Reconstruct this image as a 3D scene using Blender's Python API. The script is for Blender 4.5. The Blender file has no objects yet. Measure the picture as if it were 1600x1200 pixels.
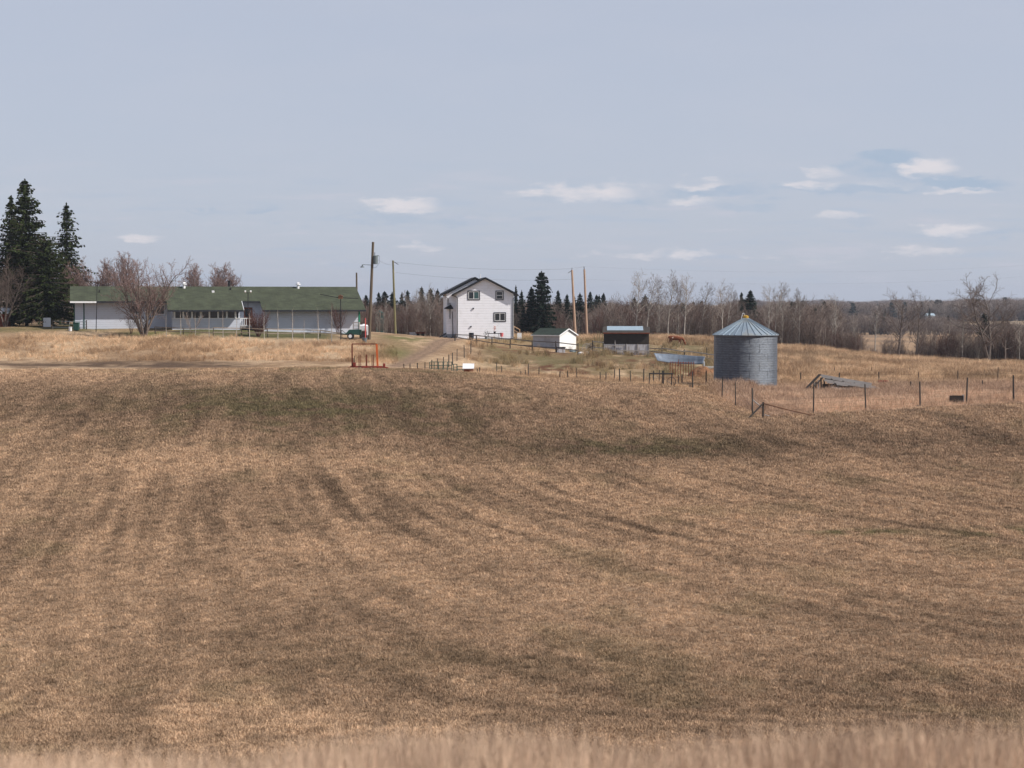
import bpy, bmesh, math, random
import numpy as np
from mathutils import Vector, Matrix
R = math.radians
scn = bpy.context.scene
COL = scn.collection

# ------------------------------------------------------------------ camera, sky, sun, exposure
F = 2666.7; PITCH = math.atan(128 / F); SP, CP = math.sin(PITCH), math.cos(PITCH); CZ = 10.0
cd = bpy.data.cameras.new('camera'); cam = bpy.data.objects.new('camera', cd); COL.objects.link(cam)
cam.location = (0, 0, CZ); cam.rotation_euler = (math.pi / 2 - PITCH, 0, 0)
cd.sensor_width = 36; cd.lens = 60; cd.clip_start = .3; cd.clip_end = 30000
cd.dof.use_dof = True; cd.dof.focus_distance = 165; cd.dof.aperture_fstop = 2.8
scn.camera = cam
scn.view_settings.view_transform = 'Standard'; scn.view_settings.look = 'None'
scn.view_settings.exposure = 0.06; scn.view_settings.gamma = 1
SUN_AZ, SUN_EL = 108, 43          # clockwise from +Y, elevation
sv = Vector((math.sin(R(SUN_AZ)) * math.cos(R(SUN_EL)), math.cos(R(SUN_AZ)) * math.cos(R(SUN_EL)), math.sin(R(SUN_EL))))
sl = bpy.data.lights.new('sun', 'SUN'); sl.energy = 5.0; sl.angle = R(.53); sl.color = (1, .945, .87)
so = bpy.data.objects.new('sun', sl); COL.objects.link(so); so.rotation_euler = sv.to_track_quat('Z', 'Y').to_euler()
so.location = (0, 0, 60)

class NT:
    """small helper to write node trees"""
    def __init__(s, tree): s.t = tree
    def n(s, typ, **kw):
        nd = s.t.nodes.new(typ)
        for k, v in kw.items():
            if k.startswith('i_'):
                key = k[2:]; nd.inputs[int(key) if key.isdigit() else key.replace('_', ' ')].default_value = v
            else: setattr(nd, k, v)
        return nd
    def l(s, a, b): s.t.links.new(a, b)
    def math(s, op, a, b=None, c=None, clamp=False):
        nd = s.t.nodes.new('ShaderNodeMath'); nd.operation = op; nd.use_clamp = clamp
        for i, v in enumerate((a, b, c)):
            if v is None: continue
            if isinstance(v, (int, float)): nd.inputs[i].default_value = v
            else: s.l(v, nd.inputs[i])
        return nd.outputs[0]
    def mix(s, f, a, b, mode='MIX'):
        nd = s.t.nodes.new('ShaderNodeMix'); nd.data_type = 'RGBA'; nd.blend_type = mode
        for i, v in ((0, f), (6, a), (7, b)):
            if isinstance(v, (int, float)): nd.inputs[i].default_value = v
            elif isinstance(v, tuple): nd.inputs[i].default_value = (*v, 1) if len(v) == 3 else v
            else: s.l(v, nd.inputs[i])
        return nd.outputs[2]
    def ramp(s, f, stops, interp='LINEAR'):
        nd = s.t.nodes.new('ShaderNodeValToRGB'); cr = nd.color_ramp; cr.interpolation = interp
        while len(cr.elements) < len(stops): cr.elements.new(.5)
        for e, (p, c) in zip(cr.elements, stops):
            e.position = p; e.color = (*c, 1) if isinstance(c, tuple) else (c, c, c, 1)
        s.l(f, nd.inputs[0]); return nd.outputs[0]
    def smooth(s, v, a, b):
        nd = s.t.nodes.new('ShaderNodeMapRange'); nd.interpolation_type = 'SMOOTHSTEP'
        s.l(v, nd.inputs[0]); nd.inputs[1].default_value = a; nd.inputs[2].default_value = b
        return nd.outputs[0]

def slope_row(row):               # tangent of the elevation angle of a photo row
    t = (600 - row) / F
    return (t * CP - SP) / (CP + t * SP)

world = bpy.data.worlds.new('World'); scn.world = world; world.use_nodes = True
wt = world.node_tree; wt.nodes.clear(); w = NT(wt)
sky = w.n('ShaderNodeTexSky', sky_type='NISHITA', sun_disc=False, sun_elevation=R(SUN_EL), sun_rotation=R(SUN_AZ),
          altitude=700, air_density=1.0, dust_density=1.6, ozone_density=1.2)
geo = w.n('ShaderNodeTexCoord')
sep = w.n('ShaderNodeSeparateXYZ'); w.l(geo.outputs['Generated'], sep.inputs[0])
ay = w.math('MAXIMUM', sep.outputs[1], .05)
az = w.math('DIVIDE', sep.outputs[0], ay); el = w.math('DIVIDE', sep.outputs[2], ay)
cmb = w.n('ShaderNodeCombineXYZ'); w.l(az, cmb.inputs[0]); w.l(w.math('MULTIPLY', el, 3.2), cmb.inputs[1])
nz = w.n('ShaderNodeTexNoise', i_Scale=38.0, i_Detail=6.0, i_Roughness=.62); w.l(cmb.outputs[0], nz.inputs['Vector'])
nzb = w.n('ShaderNodeTexNoise', i_Scale=9.0, i_Detail=4.0, i_Roughness=.5); w.l(cmb.outputs[0], nzb.inputs['Vector'])
off = w.n('ShaderNodeVectorMath', operation='SUBTRACT'); w.l(nz.outputs['Color'], off.inputs[0]); off.inputs[1].default_value = (.5, .5, .5)
sc = w.n('ShaderNodeVectorMath', operation='MULTIPLY'); w.l(off.outputs[0], sc.inputs[0]); sc.inputs[1].default_value = (.034, .017, 0)
ce = w.n('ShaderNodeCombineXYZ'); w.l(az, ce.inputs[0]); w.l(el, ce.inputs[1])
pt = w.n('ShaderNodeVectorMath', operation='ADD'); w.l(ce.outputs[0], pt.inputs[0]); w.l(sc.outputs[0], pt.inputs[1])
CL_W = [(1447, 259, 36, 13, 1.0), (1288, 271, 28, 7, .55), (1268, 288, 38, 7, .7), (1330, 283, 60, 8, .35), (1400, 287, 60, 6, .3), (1500, 297, 46, 5, .75),
        (912, 302, 62, 13, .95), (985, 291, 42, 10, .5), (1094, 286, 30, 8, .8), (830, 305, 40, 8, .3), (1080, 319, 34, 8, .7), (628, 322, 46, 11, .9), (655, 385, 36, 6, .6),
        (224, 369, 30, 6, .6), (400, 390, 70, 5, .25), (982, 397, 46, 6, .75), (1086, 397, 27, 7, .75), (1182, 403, 34, 5, .5), (1492, 360, 48, 9, .75), (1452, 393, 50, 5, .55),
        (1308, 340, 42, 6, .5), (545, 409, 60, 5, .3), (1300, 409, 80, 5, .25)]
CL_B = [(1388, 246, 40, 10, .9), (1400, 266, 70, 18, .6), (1500, 285, 60, 9, .9), (1330, 294, 120, 7, .6), (930, 313, 110, 6, .5), (1130, 299, 70, 9, .6), (1110, 325, 90, 6, .5),
        (690, 346, 190, 8, .45), (625, 333, 70, 6, .4), (420, 331, 22, 4, .5), (325, 331, 24, 4, .45), (730, 335, 60, 7, .3), (1215, 311, 26, 4, .4), (1330, 345, 50, 5, .4),
        (1560, 365, 50, 8, .5), (480, 352, 70, 6, .3), (1250, 380, 120, 6, .3)]
def blob(c):
    px, row, ww, hh, st = c
    m = w.n('ShaderNodeVectorMath', operation='SUBTRACT'); w.l(pt.outputs[0], m.inputs[0]); m.inputs[1].default_value = ((px - 800) / F, slope_row(row), 0)
    m2 = w.n('ShaderNodeVectorMath', operation='MULTIPLY'); w.l(m.outputs[0], m2.inputs[0]); m2.inputs[1].default_value = (F / ww / 1.65, F / hh / 1.5, 0)
    ln = w.n('ShaderNodeVectorMath', operation='LENGTH'); w.l(m2.outputs[0], ln.inputs[0])
    mr = w.n('ShaderNodeMapRange', interpolation_type='SMOOTHSTEP'); w.l(ln.outputs['Value'], mr.inputs[0])
    for i, v in ((1, 1.25), (2, .25), (3, 0), (4, st)): mr.inputs[i].default_value = v
    return mr.outputs[0]
def blobs(lst):
    acc = None
    for c in lst:
        b = blob(c); acc = b if acc is None else w.math('MAXIMUM', acc, b)
    return acc
bw, bb = blobs(CL_W), blobs(CL_B)
ragged = w.math('MULTIPLY', w.math('SUBTRACT', nz.outputs[0], .5), 1.9)
bw = w.math('MULTIPLY', w.smooth(w.math('ADD', bw, ragged), .14, 1.15), w.smooth(bw, .02, .25))
bb = w.math('MULTIPLY', w.smooth(w.math('ADD', bb, w.math('MULTIPLY', ragged, .7)), .15, .9), w.smooth(bb, .02, .25))
cs2 = w.n('ShaderNodeCombineXYZ'); w.l(az, cs2.inputs[0]); w.l(w.math('MULTIPLY', el, 9.0), cs2.inputs[1])
nst = w.n('ShaderNodeTexNoise', i_Scale=13.0, i_Detail=5.0, i_Roughness=.6); w.l(cs2.outputs[0], nst.inputs['Vector'])
lowb = w.math('MULTIPLY', w.smooth(el, .0, .02), w.math('SUBTRACT', 1.0, w.smooth(el, .045, .10)))
skyc = w.n('ShaderNodeVectorMath', operation='SCALE'); w.l(sky.outputs[0], skyc.inputs[0]); skyc.inputs['Scale'].default_value = 1.0
# thin high cloud sheet that greys the whole sky a little
vf_ = w.math('SUBTRACT', .82, w.math('MULTIPLY', w.smooth(sep.outputs[2], .22, .75), .62))
veil = w.mix(vf_, skyc.outputs[0], (5.05, 5.45, 6.55))
band = w.smooth(nzb.outputs[0], .35, .75)
veil = w.mix(w.math('MULTIPLY', band, .16), veil, (5.6, 5.75, 6.5))
veil = w.mix(w.math('MULTIPLY', lowb, w.math('MULTIPLY', w.smooth(nst.outputs[0], .5, .7), .5)), veil, (4.2, 5.05, 6.3))
veil = w.mix(w.math('MULTIPLY', lowb, w.math('MULTIPLY', w.math('SUBTRACT', 1.0, w.smooth(nst.outputs[0], .32, .46)), .45)), veil, (5.9, 5.85, 6.6))
c1 = w.mix(w.math('MULTIPLY', bb, 1.0), veil, (3.9, 4.8, 6.05))
c2 = w.mix(w.math('MULTIPLY', bw, 1.0), c1, (7.3, 7.0, 7.3))
bg = w.n('ShaderNodeBackground', i_Strength=.1); w.l(c2, bg.inputs[0])
wo = w.n('ShaderNodeOutputWorld'); w.l(bg.outputs[0], wo.inputs[0])

# ------------------------------------------------------------------ terrain height
def pchip(x, y, xn):
    x = np.asarray(x, float); y = np.asarray(y, float); h = np.diff(x); d = np.diff(y, axis=0)
    h2 = h.reshape((-1,) + (1,) * (y.ndim - 1)); d = d / h2
    m = np.zeros_like(y); m[0] = d[0]; m[-1] = d[-1]
    for i in range(1, len(x) - 1):
        w1 = 2 * h[i] + h[i - 1]; w2 = h[i] + 2 * h[i - 1]
        a, b = d[i - 1], d[i]; ok = (a * b) > 0
        with np.errstate(all='ignore'): v = (w1 + w2) / (w1 / np.where(ok, a, 1) + w2 / np.where(ok, b, 1))
        m[i] = np.where(ok, v, 0)
    j = np.clip(np.searchsorted(x, xn) - 1, 0, len(x) - 2)
    t = (np.clip(xn, x[0], x[-1]) - x[j]) / h[j]
    sh = (-1,) + (1,) * (y.ndim - 1); t = t.reshape(sh); hh = h[j].reshape(sh)
    return ((2*t**3-3*t**2+1)*y[j] + (t**3-2*t**2+t)*hh*m[j] + (-2*t**3+3*t**2)*y[j+1] + (t**3-t**2)*hh*m[j+1])
TC = [-500, 0, 300, 500, 600, 700, 800, 1000, 1100, 1200, 1300, 1400, 1600, 2100]
TT = [ # distance, photo row of the ground there in each column
 (34,  [1109]*14),
 (48,  [950]*9 + [952]*5),
 (64,  [838]*9 + [840]*5),
 (90,  [722,722,720,722,724,728,731,733,733,733,732,732,730,728]),
 (105, [662,662,662,666,669,676,683,688,687,683,684,684,680,676]),
 (118, [628,628,628,630,634,640,647,652,654,655,652,648,641,640]),
 (130, [604,604,604,604,605,608,613,620,629,634,632,630,625,624]),
 (140, [588,588,588,586,586,590,596,605,612,619,618,616,611,610]),
 (148, [577,577,577,576,577,581,589,601,606,609,609,607,603,602]),
 (155, [572,572,572,572,574,581,589,599,603,604,603,601,599,598]),
 (165, [559,560,562,563,565,574,583,592,593,594,594,593,593,593]),
 (175, [538,540,545,550,553,560,569,577,582,585,586,586,588,588]),
 (185, [522,523,526,532,539,548,557,567,572,576,579,581,584,584]),
 (195, [511,511,512,521,526,536,548,558,563,567,572,576,580,581]),
 (210, [508,508,508,517,522,529,536,549,553,558,563,570,576,577]),
 (225, [507,507,507,516,521,528,529,539,542,550,557,565,572,574]),
 (245, [506,506,506,515,520,527,528,530,531,542,550,560,569,570]),
 (270, [506,506,506,515,520,526,527,525,526,540,551,562,572,573]),
 (310, [506,506,506,515,520,526,527,524,525,541,556,567,577,578]),
 (380, [505,505,505,514,518,524,524,523,524,536,548,554,557,558]),
 (600, [500,500,500,505,508,512,512,512,512,518,523,524,526,527]),
 (1000,[492,492,492,494,495,498,500,500,500,504,506,506,503,500]),
 (1700,[484,484,484,484,485,487,488,488,488,488,489,490,491,489]),
 (3200,[478,478,478,478,478,479,479,479,479,479,479,480,478,474]),
 (7200,[476]*14)]
_Yk = np.array([a for a, _ in TT], float)
_rows = np.array([b for _, b in TT], float)
_t = (600 - _rows) / F
_dz = _Yk[:, None] * (_t * CP - SP) / (CP + _t * SP)
NY, NU = 900, 500
_LY = np.linspace(math.log(34), math.log(7200), NY); _UC = np.linspace(-500, 2100, NU)
_G = pchip(np.log(_Yk), _dz, _LY)
_G = pchip(np.array(TC, float), _G.T, _UC).T
def _blur(a, k, ax):
    ker = np.hanning(2 * k + 3)[1:-1]; ker /= ker.sum()
    p = np.pad(a, [(k, k) if i == ax else (0, 0) for i in range(2)], mode='edge')
    return np.apply_along_axis(lambda v: np.convolve(v, ker, 'valid'), ax, p)
_G = _blur(_blur(_G, 9, 1), 3, 0)
_NK = np.array([(-90, -2.2), (-20, -1.9), (4, -1.85), (6.3, -1.95), (9, -2.75), (14, -4.2), (22, -6.3), (34, _dz[0, 0])])

rs = np.random.RandomState(7)
_LAT = rs.rand(256, 256)
def vn(x, y):
    x = np.asarray(x, float); y = np.asarray(y, float)
    xi = np.floor(x).astype(int); yi = np.floor(y).astype(int); fx = x - xi; fy = y - yi
    fx = fx * fx * (3 - 2 * fx); fy = fy * fy * (3 - 2 * fy)
    a = _LAT[xi & 255, yi & 255]; b = _LAT[(xi + 1) & 255, yi & 255]; c = _LAT[xi & 255, (yi + 1) & 255]; d = _LAT[(xi + 1) & 255, (yi + 1) & 255]
    return (a * (1 - fx) + b * fx) * (1 - fy) + (c * (1 - fx) + d * fx) * fy
def fbm(x, y, o=3):
    s = 0; a = 1; n = 0
    for i in range(o):
        s = s + a * vn(x * 2**i + 17.3 * i, y * 2**i + 5.1 * i); n += a; a *= .55
    return s / n
def ground(x, y, micro=True):
    x = np.asarray(x, float); y = np.asarray(y, float)
    Y = np.maximum(y, 34.0); c = 800 + F * x / np.maximum(Y, 1)
    iy = (np.log(Y) - _LY[0]) / (_LY[1] - _LY[0]); iy = np.clip(iy, 0, NY - 1.001)
    iu = np.clip((c + 500) / (2600) * (NU - 1), 0, NU - 1.001)
    a = iy.astype(int); b = iu.astype(int); fy = iy - a; fu = iu - b
    z = (_G[a, b] * (1 - fu) + _G[a, b + 1] * fu) * (1 - fy) + (_G[a + 1, b] * (1 - fu) + _G[a + 1, b + 1] * fu) * fy
    zn = pchip(_NK[:, 0], _NK[:, 1], np.clip(y, -90, 34).ravel()).reshape(y.shape)
    z = np.where(y < 34, zn, z)
    if micro:
        z = z + (fbm(x / 1.3, y / 1.3, 2) - .5) * .10 * np.clip(y / 30, .3, 1) + (fbm(x / 7, y / 7, 2) - .5) * .22 * np.clip((y - 10) / 30, 0, 1)
    return z + CZ
def gz(x, y): return float(ground(np.array([x]), np.array([y]))[0])
def P(px, Y):                      # a photo column and a distance -> a point on the ground
    x = (px - 800) / F * Y
    for _ in range(3):
        z = gz(x, Y); x = (px - 800) / F * (Y * CP - (z - CZ) * SP)
    return Vector((x, Y, gz(x, Y)))
def ROW(px, row, lo=36, hi=420):   # photo column and row -> first point of the ground seen there
    ys = np.linspace(lo, hi, 1600); k = (px - 800) / F
    z = ground(k * ys, ys); s = (z - CZ) / ys; i = np.argmax(s >= slope_row(row))
    return P(px, float(ys[i]))
def top(px, row, Y): return CZ + Y * slope_row(row)

# ------------------------------------------------------------------ ground colours (albedo, with relief shading painted in) by place
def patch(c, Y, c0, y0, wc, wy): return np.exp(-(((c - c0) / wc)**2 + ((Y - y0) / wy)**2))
def sm(v, a, b):
    t = np.clip((v - a) / (b - a), 0, 1); return t * t * (3 - 2 * t)
def edge_Y(c):                     # distance of the mown field's far edge
    return np.interp(c, [-600, 0, 560, 700, 1040, 1100, 1150, 1190, 1400, 1600, 2400], [147, 147, 149, 148, 147, 141, 129, 120, 122, 126, 130])
def L(*a): return np.array(a)
def mixc(A, B, f): return A * (1 - f[..., None]) + B * f[..., None]
def albedo(x, y):
    x = np.asarray(x, float); y = np.asarray(y, float); Y = np.maximum(y, 5.); c = 800 + F * x / Y
    c = np.where(y < 5, 800., c)
    n1 = fbm(x / 6, y / 9, 4); n2 = fbm(x / 1.2 + 9, y / 2.4, 3); n3 = fbm(x / 22 + 3, y / 30, 3)
    wx = x + 3.0 * (fbm(x / 25, y / 25, 2) - .5) + 2 * np.sin(y / 34.)
    yb = np.minimum(0, y - 78.); s = wx + .21 * y + .27 * np.clip((x + 5) / 20, 0, 1.1) * (yb + 9 * (1 - np.exp(yb / 9.)) * -1); al = y - .2 * x
    st = fbm(s / .5, al / 16 + 3, 3); st2 = vn(s / 1.5 + 40, al / 30); n4 = fbm(x / .34 + 5, y / .8, 2)
    sw = sm(Y, 54, 66) * (1 - sm(Y, 84, 92)) * .6 + .5
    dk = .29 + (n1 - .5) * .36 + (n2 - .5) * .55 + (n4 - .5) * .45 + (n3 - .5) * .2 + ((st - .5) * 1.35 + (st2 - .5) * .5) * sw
    dk += .66 * patch(c, Y, 540, 115, 360, 16) + .35 * patch(c, Y, 130, 112, 210, 14) + .66 * patch(c, Y, 1000, 100, 230, 5.5) + .30 * patch(c, Y, 1420, 102, 360, 9) + .16 * patch(c, Y, 350, 76, 260, 7)  # relief shading painted into the colour: dark hill face and hollow
    dk += .14 * patch(c, Y, 780, 40, 500, 3.0) - .42 * patch(c, Y, 330, 89, 480, 4.5) - .25 * patch(c, Y, 620, 61, 700, 2.6) - .25 * patch(c, Y, 60, 143, 220, 6) - .18 * patch(c, Y, 1000, 52, 500, 5)  # pale band at the hill foot is painted relief shading too
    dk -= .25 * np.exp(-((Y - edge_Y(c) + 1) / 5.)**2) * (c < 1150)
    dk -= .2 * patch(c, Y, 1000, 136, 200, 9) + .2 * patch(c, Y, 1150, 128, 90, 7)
    f = np.clip(dk, 0, 1)
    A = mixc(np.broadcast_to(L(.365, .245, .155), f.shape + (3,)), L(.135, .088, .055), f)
    g = np.clip(.55 * patch(c, Y, 470, 113, 280, 16) + .5 * patch(c, Y, 990, 101, 150, 5) + .10 * patch(c, Y, 780, 40, 400, 3) + .45 * patch(c, Y, 640, 146, 500, 3), 0, 1) * sm(n2 + n1 - 1, -.12, .2)
    g = np.maximum(g, np.clip(1.1 * patch(c, Y, 1345, 65.5, 75, .9) + 1.3 * patch(c, Y, 1590, 65.2, 75, 1.6), 0, 1) * sm(n2, .28, .5))
    g = np.maximum(g, .16 * sm(fbm(x / 3.3 + 71, y / 6 + 8, 3), .6, .72))
    A = mixc(A, L(.105, .100, .040), g)
    # beyond the field edge
    far = sm(Y - edge_Y(c) + (n2 - .5) * 5, -1.0, 1.0)
    b1 = sm(n1 * .6 + n2 * .4, .36, .60)
    straw = mixc(np.broadcast_to(L(.50, .352, .222), f.shape + (3,)), L(.30, .195, .115), b1)
    pink = mixc(np.broadcast_to(L(.50, .345, .235), f.shape + (3,)), L(.33, .22, .15), b1)
    B = straw
    right = sm(c, 1095, 1135) * (1 - sm(Y, 146, 160)); B = mixc(B, pink, right)
    # left terrace track
    tr = (1 - sm(c, 330, 430)) * patch(0, Y, 0, 157, 1, 4.6)
    B = mixc(B, L(.115, .075, .05), np.clip(tr * 1.5 * (.35 + 1.2 * n1) * (.5 + fbm(x / 12, y / 1.1 + 4, 2)), 0, 1) * (.55 + .45 * sm(n2, .3, .6)))
    # pasture behind the middle crest
    past = sm(c, 735, 780) * (1 - sm(c, 1090, 1150)) * sm(Y, 163, 172) * (1 - sm(Y, 226, 236))
    B = mixc(B, L(.20, .145, .075), past * sm(n1 * .5 + n2 * .5, .24, .52))
    B = mixc(B, L(.15, .128, .060), past * .7 * sm(fbm(x / 4 + 31, y / 7, 3), .50, .66))
    B = mixc(B, L(.13, .060, .032), np.clip(past * sm(fbm(x / .8 + 5, y / 1.6 + 3, 2), .48, .62) * (patch(c, Y, 815, 196, 75, 7) + patch(c, Y, 885, 172, 60, 6) + .6 * patch(c, Y, 1010, 190, 60, 14)) * 1.6, 0, 1))
    B = mixc(B, L(.42, .27, .15), np.clip(sm(c, 660, 720) * (1 - sm(c, 860, 900)) * patch(0, Y, 0, 206, 1, 9) * .6, 0, 1))
    # yard lawn
    lawn = sm(c, 255, 285) * (1 - sm(c, 500, 545)) * sm(Y + (n2 - .5) * 4, 184.5, 187.5) * (1 - sm(Y, 214, 222))
    B = mixc(B, mixc(np.broadcast_to(L(.125, .118, .055), f.shape + (3,)), L(.22, .165, .09), sm(n1, .35, .65)), lawn)
    ly = (1 - sm(c, 250, 290)) * sm(Y + (n2 - .5) * 6, 186, 191)
    B = mixc(B, mixc(np.broadcast_to(L(.17, .14, .065), f.shape + (3,)), L(.30, .21, .12), sm(n1, .35, .6)), ly)
    B = mixc(B, L(.15, .145, .055), np.clip(1.1 * patch(c, Y, 640, 197, 46, 7) + patch(c, Y, 625, 176, 30, 9) * .8 + patch(c, Y, 240, 187, 60, 3), 0, 1) * sm(n2 + n1, .7, 1.1))
    # dirt lane to the white house
    lc = np.interp(Y, [150, 160, 170, 182, 195, 210, 225], [600, 622, 644, 668, 688, 706, 722]); dl = (c - lc) / 15.
    lane = np.exp(-(dl**2)) * sm(Y, 152, 160) * (1 - sm(Y, 222, 232))
    B = mixc(B, L(.27, .18, .12), np.clip(lane * 1.25, 0, 1))
    rut = (np.exp(-((dl - .45) / .16)**2) + np.exp(-((dl + .45) / .16)**2)) * sm(Y, 155, 160) * (1 - sm(Y, 218, 228))
    B = mixc(B, L(.17, .115, .08), np.clip(rut, 0, 1) * .6)
    # right pasture worn patches
    wp = np.clip(.9 * patch(c, Y, 1300, 215, 75, 9) + .6 * patch(c, Y, 1240, 200, 60, 9) + .6 * patch(c, Y, 1560, 168, 90, 5) + .4 * patch(c, Y, 1430, 150, 60, 5), 0, 1)
    B = mixc(B, L(.20, .14, .085), wp * sm(n2 + n1, .75, 1.1))
    # valley floor and distant land
    vf = sm(Y, 285, 330); B = mixc(B, mixc(np.broadcast_to(L(.36, .235, .14), f.shape + (3,)), L(.24, .16, .10), sm(n3, .35, .65)), vf)
    df = sm(Y, 620, 700); B = mixc(B, mixc(np.broadcast_to(L(.20, .15, .10), f.shape + (3,)), L(.34, .25, .16), sm(fbm(x / 160, y / 200, 2), .5, .56)), df)
    woods = (1 - sm(c, 1270, 1300)) * sm(Y, 248, 258) * (1 - sm(Y, 900, 1000)) * sm(c, 560, 600)
    B = mixc(B, L(.11, .08, .06), np.clip(woods, 0, 1))
    A = mixc(A, B, far)
    near = 1 - sm(y, 12, 26); A = mixc(A, L(.36, .245, .165), near)
    return np.clip(A, .01, .8)

def tag(o, label=None, cat=None, group=None, kind=None):
    if label: o['label'] = label
    if cat: o['category'] = cat
    if group: o['group'] = group
    if kind: o['kind'] = kind
    return o
def np_mesh(name, co, faces):
    """faces: (n,k) int array, all the same k"""
    me = bpy.data.meshes.new(name); co = np.asarray(co, np.float32); faces = np.asarray(faces, np.int32)
    k = faces.shape[1]; me.vertices.add(len(co)); me.vertices.foreach_set('co', co.ravel())
    me.loops.add(faces.size); me.loops.foreach_set('vertex_index', faces.ravel())
    me.polygons.add(len(faces)); me.polygons.foreach_set('loop_start', np.arange(0, faces.size, k, dtype=np.int32))
    me.update(calc_edges=True); me.validate(verbose=False)
    return me

# ------------------------------------------------------------------ materials
def newmat(name):
    m = bpy.data.materials.new(name); m.use_nodes = True; t = m.node_tree; t.nodes.clear(); q = NT(t)
    b = q.n('ShaderNodeBsdfPrincipled'); o = q.n('ShaderNodeOutputMaterial'); q.l(b.outputs[0], o.inputs[0])
    b.inputs['Specular IOR Level'].default_value = .3
    return m, q, b
def mat(name, col, rough=.8, metal=0., var=.15, scale=3., bump=0., stretch=(1, 1, 1), dirt=None, rand=0.):
    m, q, b = newmat(name)
    tc = q.n('ShaderNodeTexCoord'); mp = q.n('ShaderNodeMapping'); mp.inputs['Scale'].default_value = stretch
    q.l(tc.outputs['Object'], mp.inputs[0])
    n = q.n('ShaderNodeTexNoise', i_Scale=scale, i_Detail=5.0, i_Roughness=.6); q.l(mp.outputs[0], n.inputs['Vector'])
    lo = tuple(v * (1 - var) for v in col); hi = tuple(min(1, v * (1 + var)) for v in col)
    c = q.ramp(n.outputs[0], [(.3, lo), (.7, hi)])
    if dirt:
        n2 = q.n('ShaderNodeTexNoise', i_Scale=scale * .35, i_Detail=6.0); q.l(mp.outputs[0], n2.inputs['Vector'])
        c = q.mix(q.smooth(n2.outputs[0], .5, .72), c, dirt)
    if rand:
        oi = q.n('ShaderNodeObjectInfo'); c = q.mix(1.0, c, q.ramp(oi.outputs['Random'], [(0, 1 - rand), (1, 1 + 0.0)]), 'MULTIPLY')
    q.l(c, b.inputs['Base Color']); b.inputs['Roughness'].default_value = rough; b.inputs['Metallic'].default_value = metal
    if bump:
        bp = q.n('ShaderNodeBump', i_Strength=.6, i_Distance=bump); q.l(n.outputs[0], bp.inputs['Height']); q.l(bp.outputs[0], b.inputs['Normal'])
    return m
M = {}
# ground
m, q, b = newmat('ground_grass'); M['ground'] = m
at = q.n('ShaderNodeAttribute', attribute_name='albedo'); g = q.n('ShaderNodeNewGeometry')
n1 = q.n('ShaderNodeTexNoise', i_Scale=9.0, i_Detail=6.0, i_Roughness=.7); q.l(g.outputs['Position'], n1.inputs['Vector'])
n2 = q.n('ShaderNodeTexNoise', i_Scale=1.7, i_Detail=4.0, i_Roughness=.6); q.l(g.outputs['Position'], n2.inputs['Vector'])
c = q.mix(1.0, at.outputs['Color'], q.ramp(n1.outputs[0], [(.30, .42), (.5, .9), (.72, 1.55)]), 'MULTIPLY')
c = q.mix(1.0, c, q.ramp(n2.outputs[0], [(.3, .8), (.7, 1.15)]), 'MULTIPLY')
q.l(c, b.inputs['Base Color']); b.inputs['Roughness'].default_value = .95; b.inputs['Specular IOR Level'].default_value = .1
bp = q.n('ShaderNodeBump', i_Strength=.9, i_Distance=.10); q.l(n1.outputs[0], bp.inputs['Height']); q.l(bp.outputs[0], b.inputs['Normal'])
# grass blades: colour comes from the ground they grow on
def blade_mat(name, gain):
    m, q, b = newmat(name); M[name] = m
    at = q.n('ShaderNodeAttribute', attribute_name='tint', attribute_type='INSTANCER')
    g = q.n('ShaderNodeNewGeometry')
    rp = q.ramp(g.outputs['Random Per Island'], [(0, .60), (.5, 1.0), (1, 1.45)])
    c = q.mix(1.0, at.outputs['Color'], rp, 'MULTIPLY'); c = q.mix(1.0, c, (gain, gain, gain), 'MULTIPLY')
    q.l(c, b.inputs['Base Color']); b.inputs['Roughness'].default_value = .75; b.inputs['Specular IOR Level'].default_value = .2
blade_mat('dry_blades', 1.3)
M['siding'] = None
def siding(name, col, pitch, dirt=(.5, .48, .44)):
    m, q, b = newmat(name); tc = q.n('ShaderNodeTexCoord'); s = q.n('ShaderNodeSeparateXYZ'); q.l(tc.outputs['Object'], s.inputs[0])
    fr = q.math('FRACT', q.math('MULTIPLY', s.outputs[2], 1 / pitch))
    n = q.n('ShaderNodeTexNoise', i_Scale=1.3, i_Detail=6.0); q.l(tc.outputs['Object'], n.inputs['Vector'])
    c = q.mix(q.math('MULTIPLY', q.smooth(n.outputs[0], .45, .8), .35), col, dirt)
    c = q.mix(q.math('MULTIPLY', q.math('GREATER_THAN', fr, .90), .2), c, tuple(v * .55 for v in col))
    q.l(c, b.inputs['Base Color']); b.inputs['Roughness'].default_value = .55
    bp = q.n('ShaderNodeBump', i_Strength=.8, i_Distance=.02); bp.invert = True; q.l(fr, bp.inputs['Height']); q.l(bp.outputs[0], b.inputs['Normal'])
    M[name] = m
siding('siding', (.87, .87, .91), .33, (.62, .61, .60))
siding('old_siding', (.52, .55, .62), .24, (.42, .42, .42))
siding('shed_siding', (.83, .83, .81), .18)
M['shed_shade'] = mat('shed_shade', (.40, .41, .45), .7, var=.08, scale=2, dirt=(.3, .3, .32))  # grey that stands in for shade on the white shed's long side
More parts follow.
